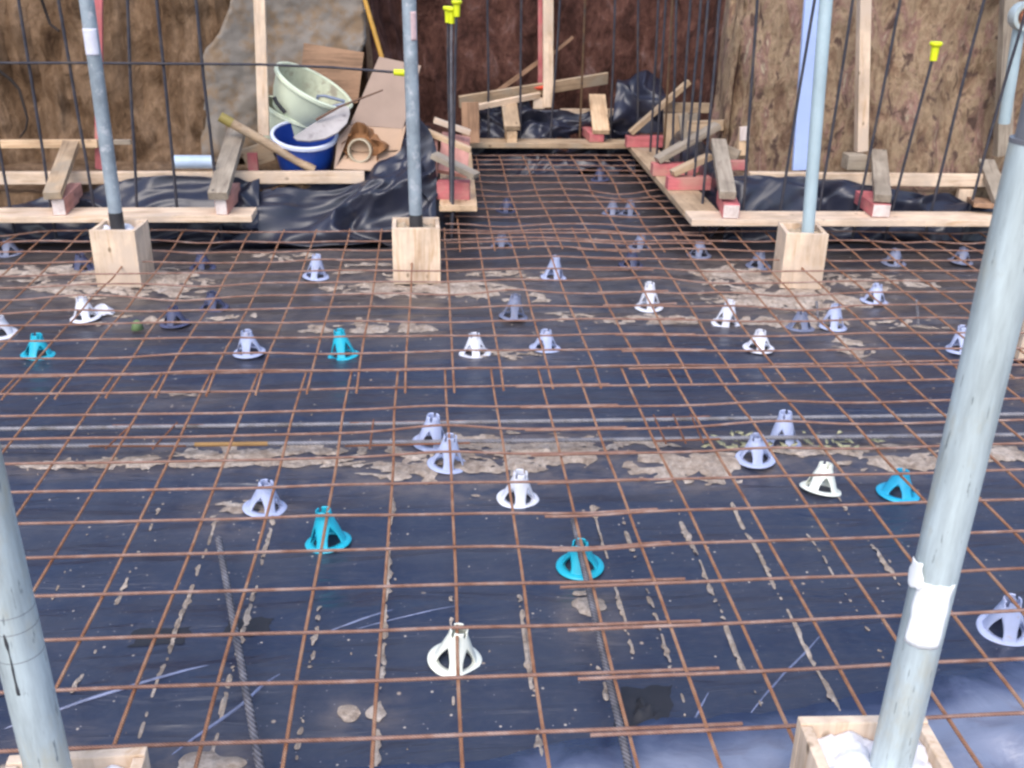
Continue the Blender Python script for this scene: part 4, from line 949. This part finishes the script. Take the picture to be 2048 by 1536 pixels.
# brown paper roll
cc = py(719, 301, 6.84); dv = Vector((.12, .97, -.14)).normalized(); q = dv.to_track_quat('Z', 'Y').to_matrix().to_4x4()
r = empty("paper_roll"); r.matrix_world = Matrix.Translation(cc) @ q; tag(r, "roll of torn brown paper with a pale cardboard core lying in the box", "paper roll")
m = MB(); m.lathe([(.067, -.01), (.078, -.01), (.078, .5), (.067, .5), (.067, -.01)], 36); m.build("core", m_plain("pale_core_card", (.46, .39, .28), .85), r)
m = MB(); rows = []
for i in range(24):
    z = .005+.35*i/23; row = []
    for k in range(64):
        a = 2*PI*k/64; rr = .135+.05*fbm((math.cos(a)*1.6, math.sin(a)*1.6, z*4), 4)+.02*math.sin(5*a)
        row.append((rr*math.cos(a), rr*math.sin(a), z-.02*fbm((math.cos(a)*4, math.sin(a)*4, 1), 3)))
    rows.append(row)
inner = [(.079*math.cos(2*PI*k/64), .079*math.sin(2*PI*k/64), .02) for k in range(64)]
mid = [(.10*math.cos(2*PI*k/64), .10*math.sin(2*PI*k/64), .012+.02*fbm((math.cos(2*PI*k/64)*5, math.sin(2*PI*k/64)*5, 3), 3)) for k in range(64)]
inner = [(x, y, z+.03) for x, y, z in inner]; mid = [(x*1.1, y*1.1, z+.045) for x, y, z in mid]; m.grid([inner, mid]+rows, True); m.build("brown_paper", KRAFT, r)
# poles
m = MB(); m.tube([py(718, -40, 7.62), py(764, 116, 7.5)], .016, 14); tag(m.build("yellow_pole", m_plain("ochre_yellow_paint", (.46, .24, .03), .5)), "ochre yellow pole leaning behind the cardboard box", "pole")
r = empty("round_pole", py(440, 233, 6.78)); tag(r, "round wooden pole with an olive end leaning over the left rail", "pole")
e = py(628, 340, 6.80)-r.location; m = MB(); m.tube([e*.12, e], .03, 18); m.build("shaft", W_MID, r)
m = MB(); m.tube([(0, 0, 0), e*.125], .032, 18); m.build("painted_end", m_plain("olive_paint", (.28, .22, .06), .6), r)
m = MB(); m.tube([py(346, 324, 6.74), py(426, 324, 6.74)], .043, 20); tag(m.build("pipe_offcut", m_plain("pale_blue_plastic_pipe", (.42, .52, .66), .4, 0, .2, 5)), "pale blue plastic pipe offcut resting on the left rail", "pipe")
sheet("blue_plastic_scrap", [X(((355, 378), (395, 376), (440, 372)), 6.62), X(((360, 366), (400, 364), (440, 363)), 6.67)], 20, 8, .012, 5, "strip of blue plastic under the left rail", material=m_plain("blue_film", (.02, .07, .18), .4))
# small litter on the membrane
p = pz(206, 630, .0); m = MB(); P = []
for i in range(9): P.append([p+Vector(((i/8-.5)*.12, (k/6-.5)*.06+.02*fbm((i*.5, k*.5, 2)), .012+.07*math.sin(k/6*PI)*math.sin(i/8*PI)*.7)) for k in range(7)])
m.grid(P); tag(m.build("broken_spacer", SP_COL["white"], solid=.004), "broken pale plastic piece beside the muddy white spacer on the left", "plastic scrap")
p = pz(275, 658); m = MB(); m.lathe([(.03, .0), (.02, .035), (.008, .045), (0, .046)], 14, Matrix.Translation(p)); tag(m.build("green_scrap", m_plain("dull_green", (.16, .24, .1), .6), solid=.002), "small dull green plastic tip on the membrane at the left", "plastic scrap")
for (x, y, rx, ry, lab) in ((318, 1268, .075, .035, "ragged black tear in the membrane under the mesh at the left"), (495, 1250, .06, .035, "ragged tear in the membrane beside the thick grey bar"), (1290, 1405, .07, .07, "crumpled dark tear in the membrane beside the ribbed bar")):
    p = pz(x, y); m = MB(); n = 10; rows = []
    for a in range(n+1):
        rows.append([])
        for b in range(n+1):
            u, v = a/n*2-1, b/n*2-1; sk_ = 1+.25*fbm((x+u*1.5, v*1.5, 1), 3)
            q = p+Vector((u*rx*sk_+.3*v*ry, v*ry*(1+.3*fbm((u*1.5, x, 4), 3)), 0)); e = max(abs(u), abs(v))
            q.z = floor_z(q.x, q.y)-.012+.002+(1-e)*max(0, fbm((u*3, v*3, x), 3))*(.05 if rx == ry else .012); rows[-1].append(q)
    m.grid(rows); tag(m.build("membrane_patch", BLACKP), lab, "tear")
m = MB(); rl = random.Random(3)
for k in range(46):
    p = pz(rl.uniform(1400, 1760), rl.uniform(868, 912)); a = rl.uniform(0, 6.3); L, W = rl.uniform(.014, .03), rl.uniform(.005, .011); n0 = len(m.v); z = floor_z(p.x, p.y)+.008
    for u, v in ((-1, 0), (-.3, 1), (.4, .9), (1, 0), (.4, -.9), (-.3, -1)): m.v.append((p.x+u*L*math.cos(a)-v*W*math.sin(a), p.y+u*L*math.sin(a)+v*W*math.cos(a), z+rl.uniform(0, .012)))
    m.f.append(tuple(n0+i for i in range(6)))
tag(m.build("leaf_litter", m_plain("dry_leaf", (.42, .40, .24), .8, 0, .5, 30), solid=.001), "dry greenish leaf scraps in the mud around the right spacer pair", "leaves", kind="stuff")
# roots hanging on the left bank
for pts, lab in ((((-20, 128), (20, 158), (38, 178), (46, 205), (55, 238), (52, 258), (40, 275)), "dark root curling down the left bank below the level bar"), (((80, -10), (90, 20), (100, 48), (118, 62)), "dark root on the left bank at the top left")):
    m = MB(); m.tube([py(x, y, 7.37+.04*math.sin(i)) for i, (x, y) in enumerate(pts)], [.012*(1-.09*i) for i in range(len(pts))], 6); tag(m.build("root", m_plain("dark_root", (.02, .014, .012), .9)), lab, "root")
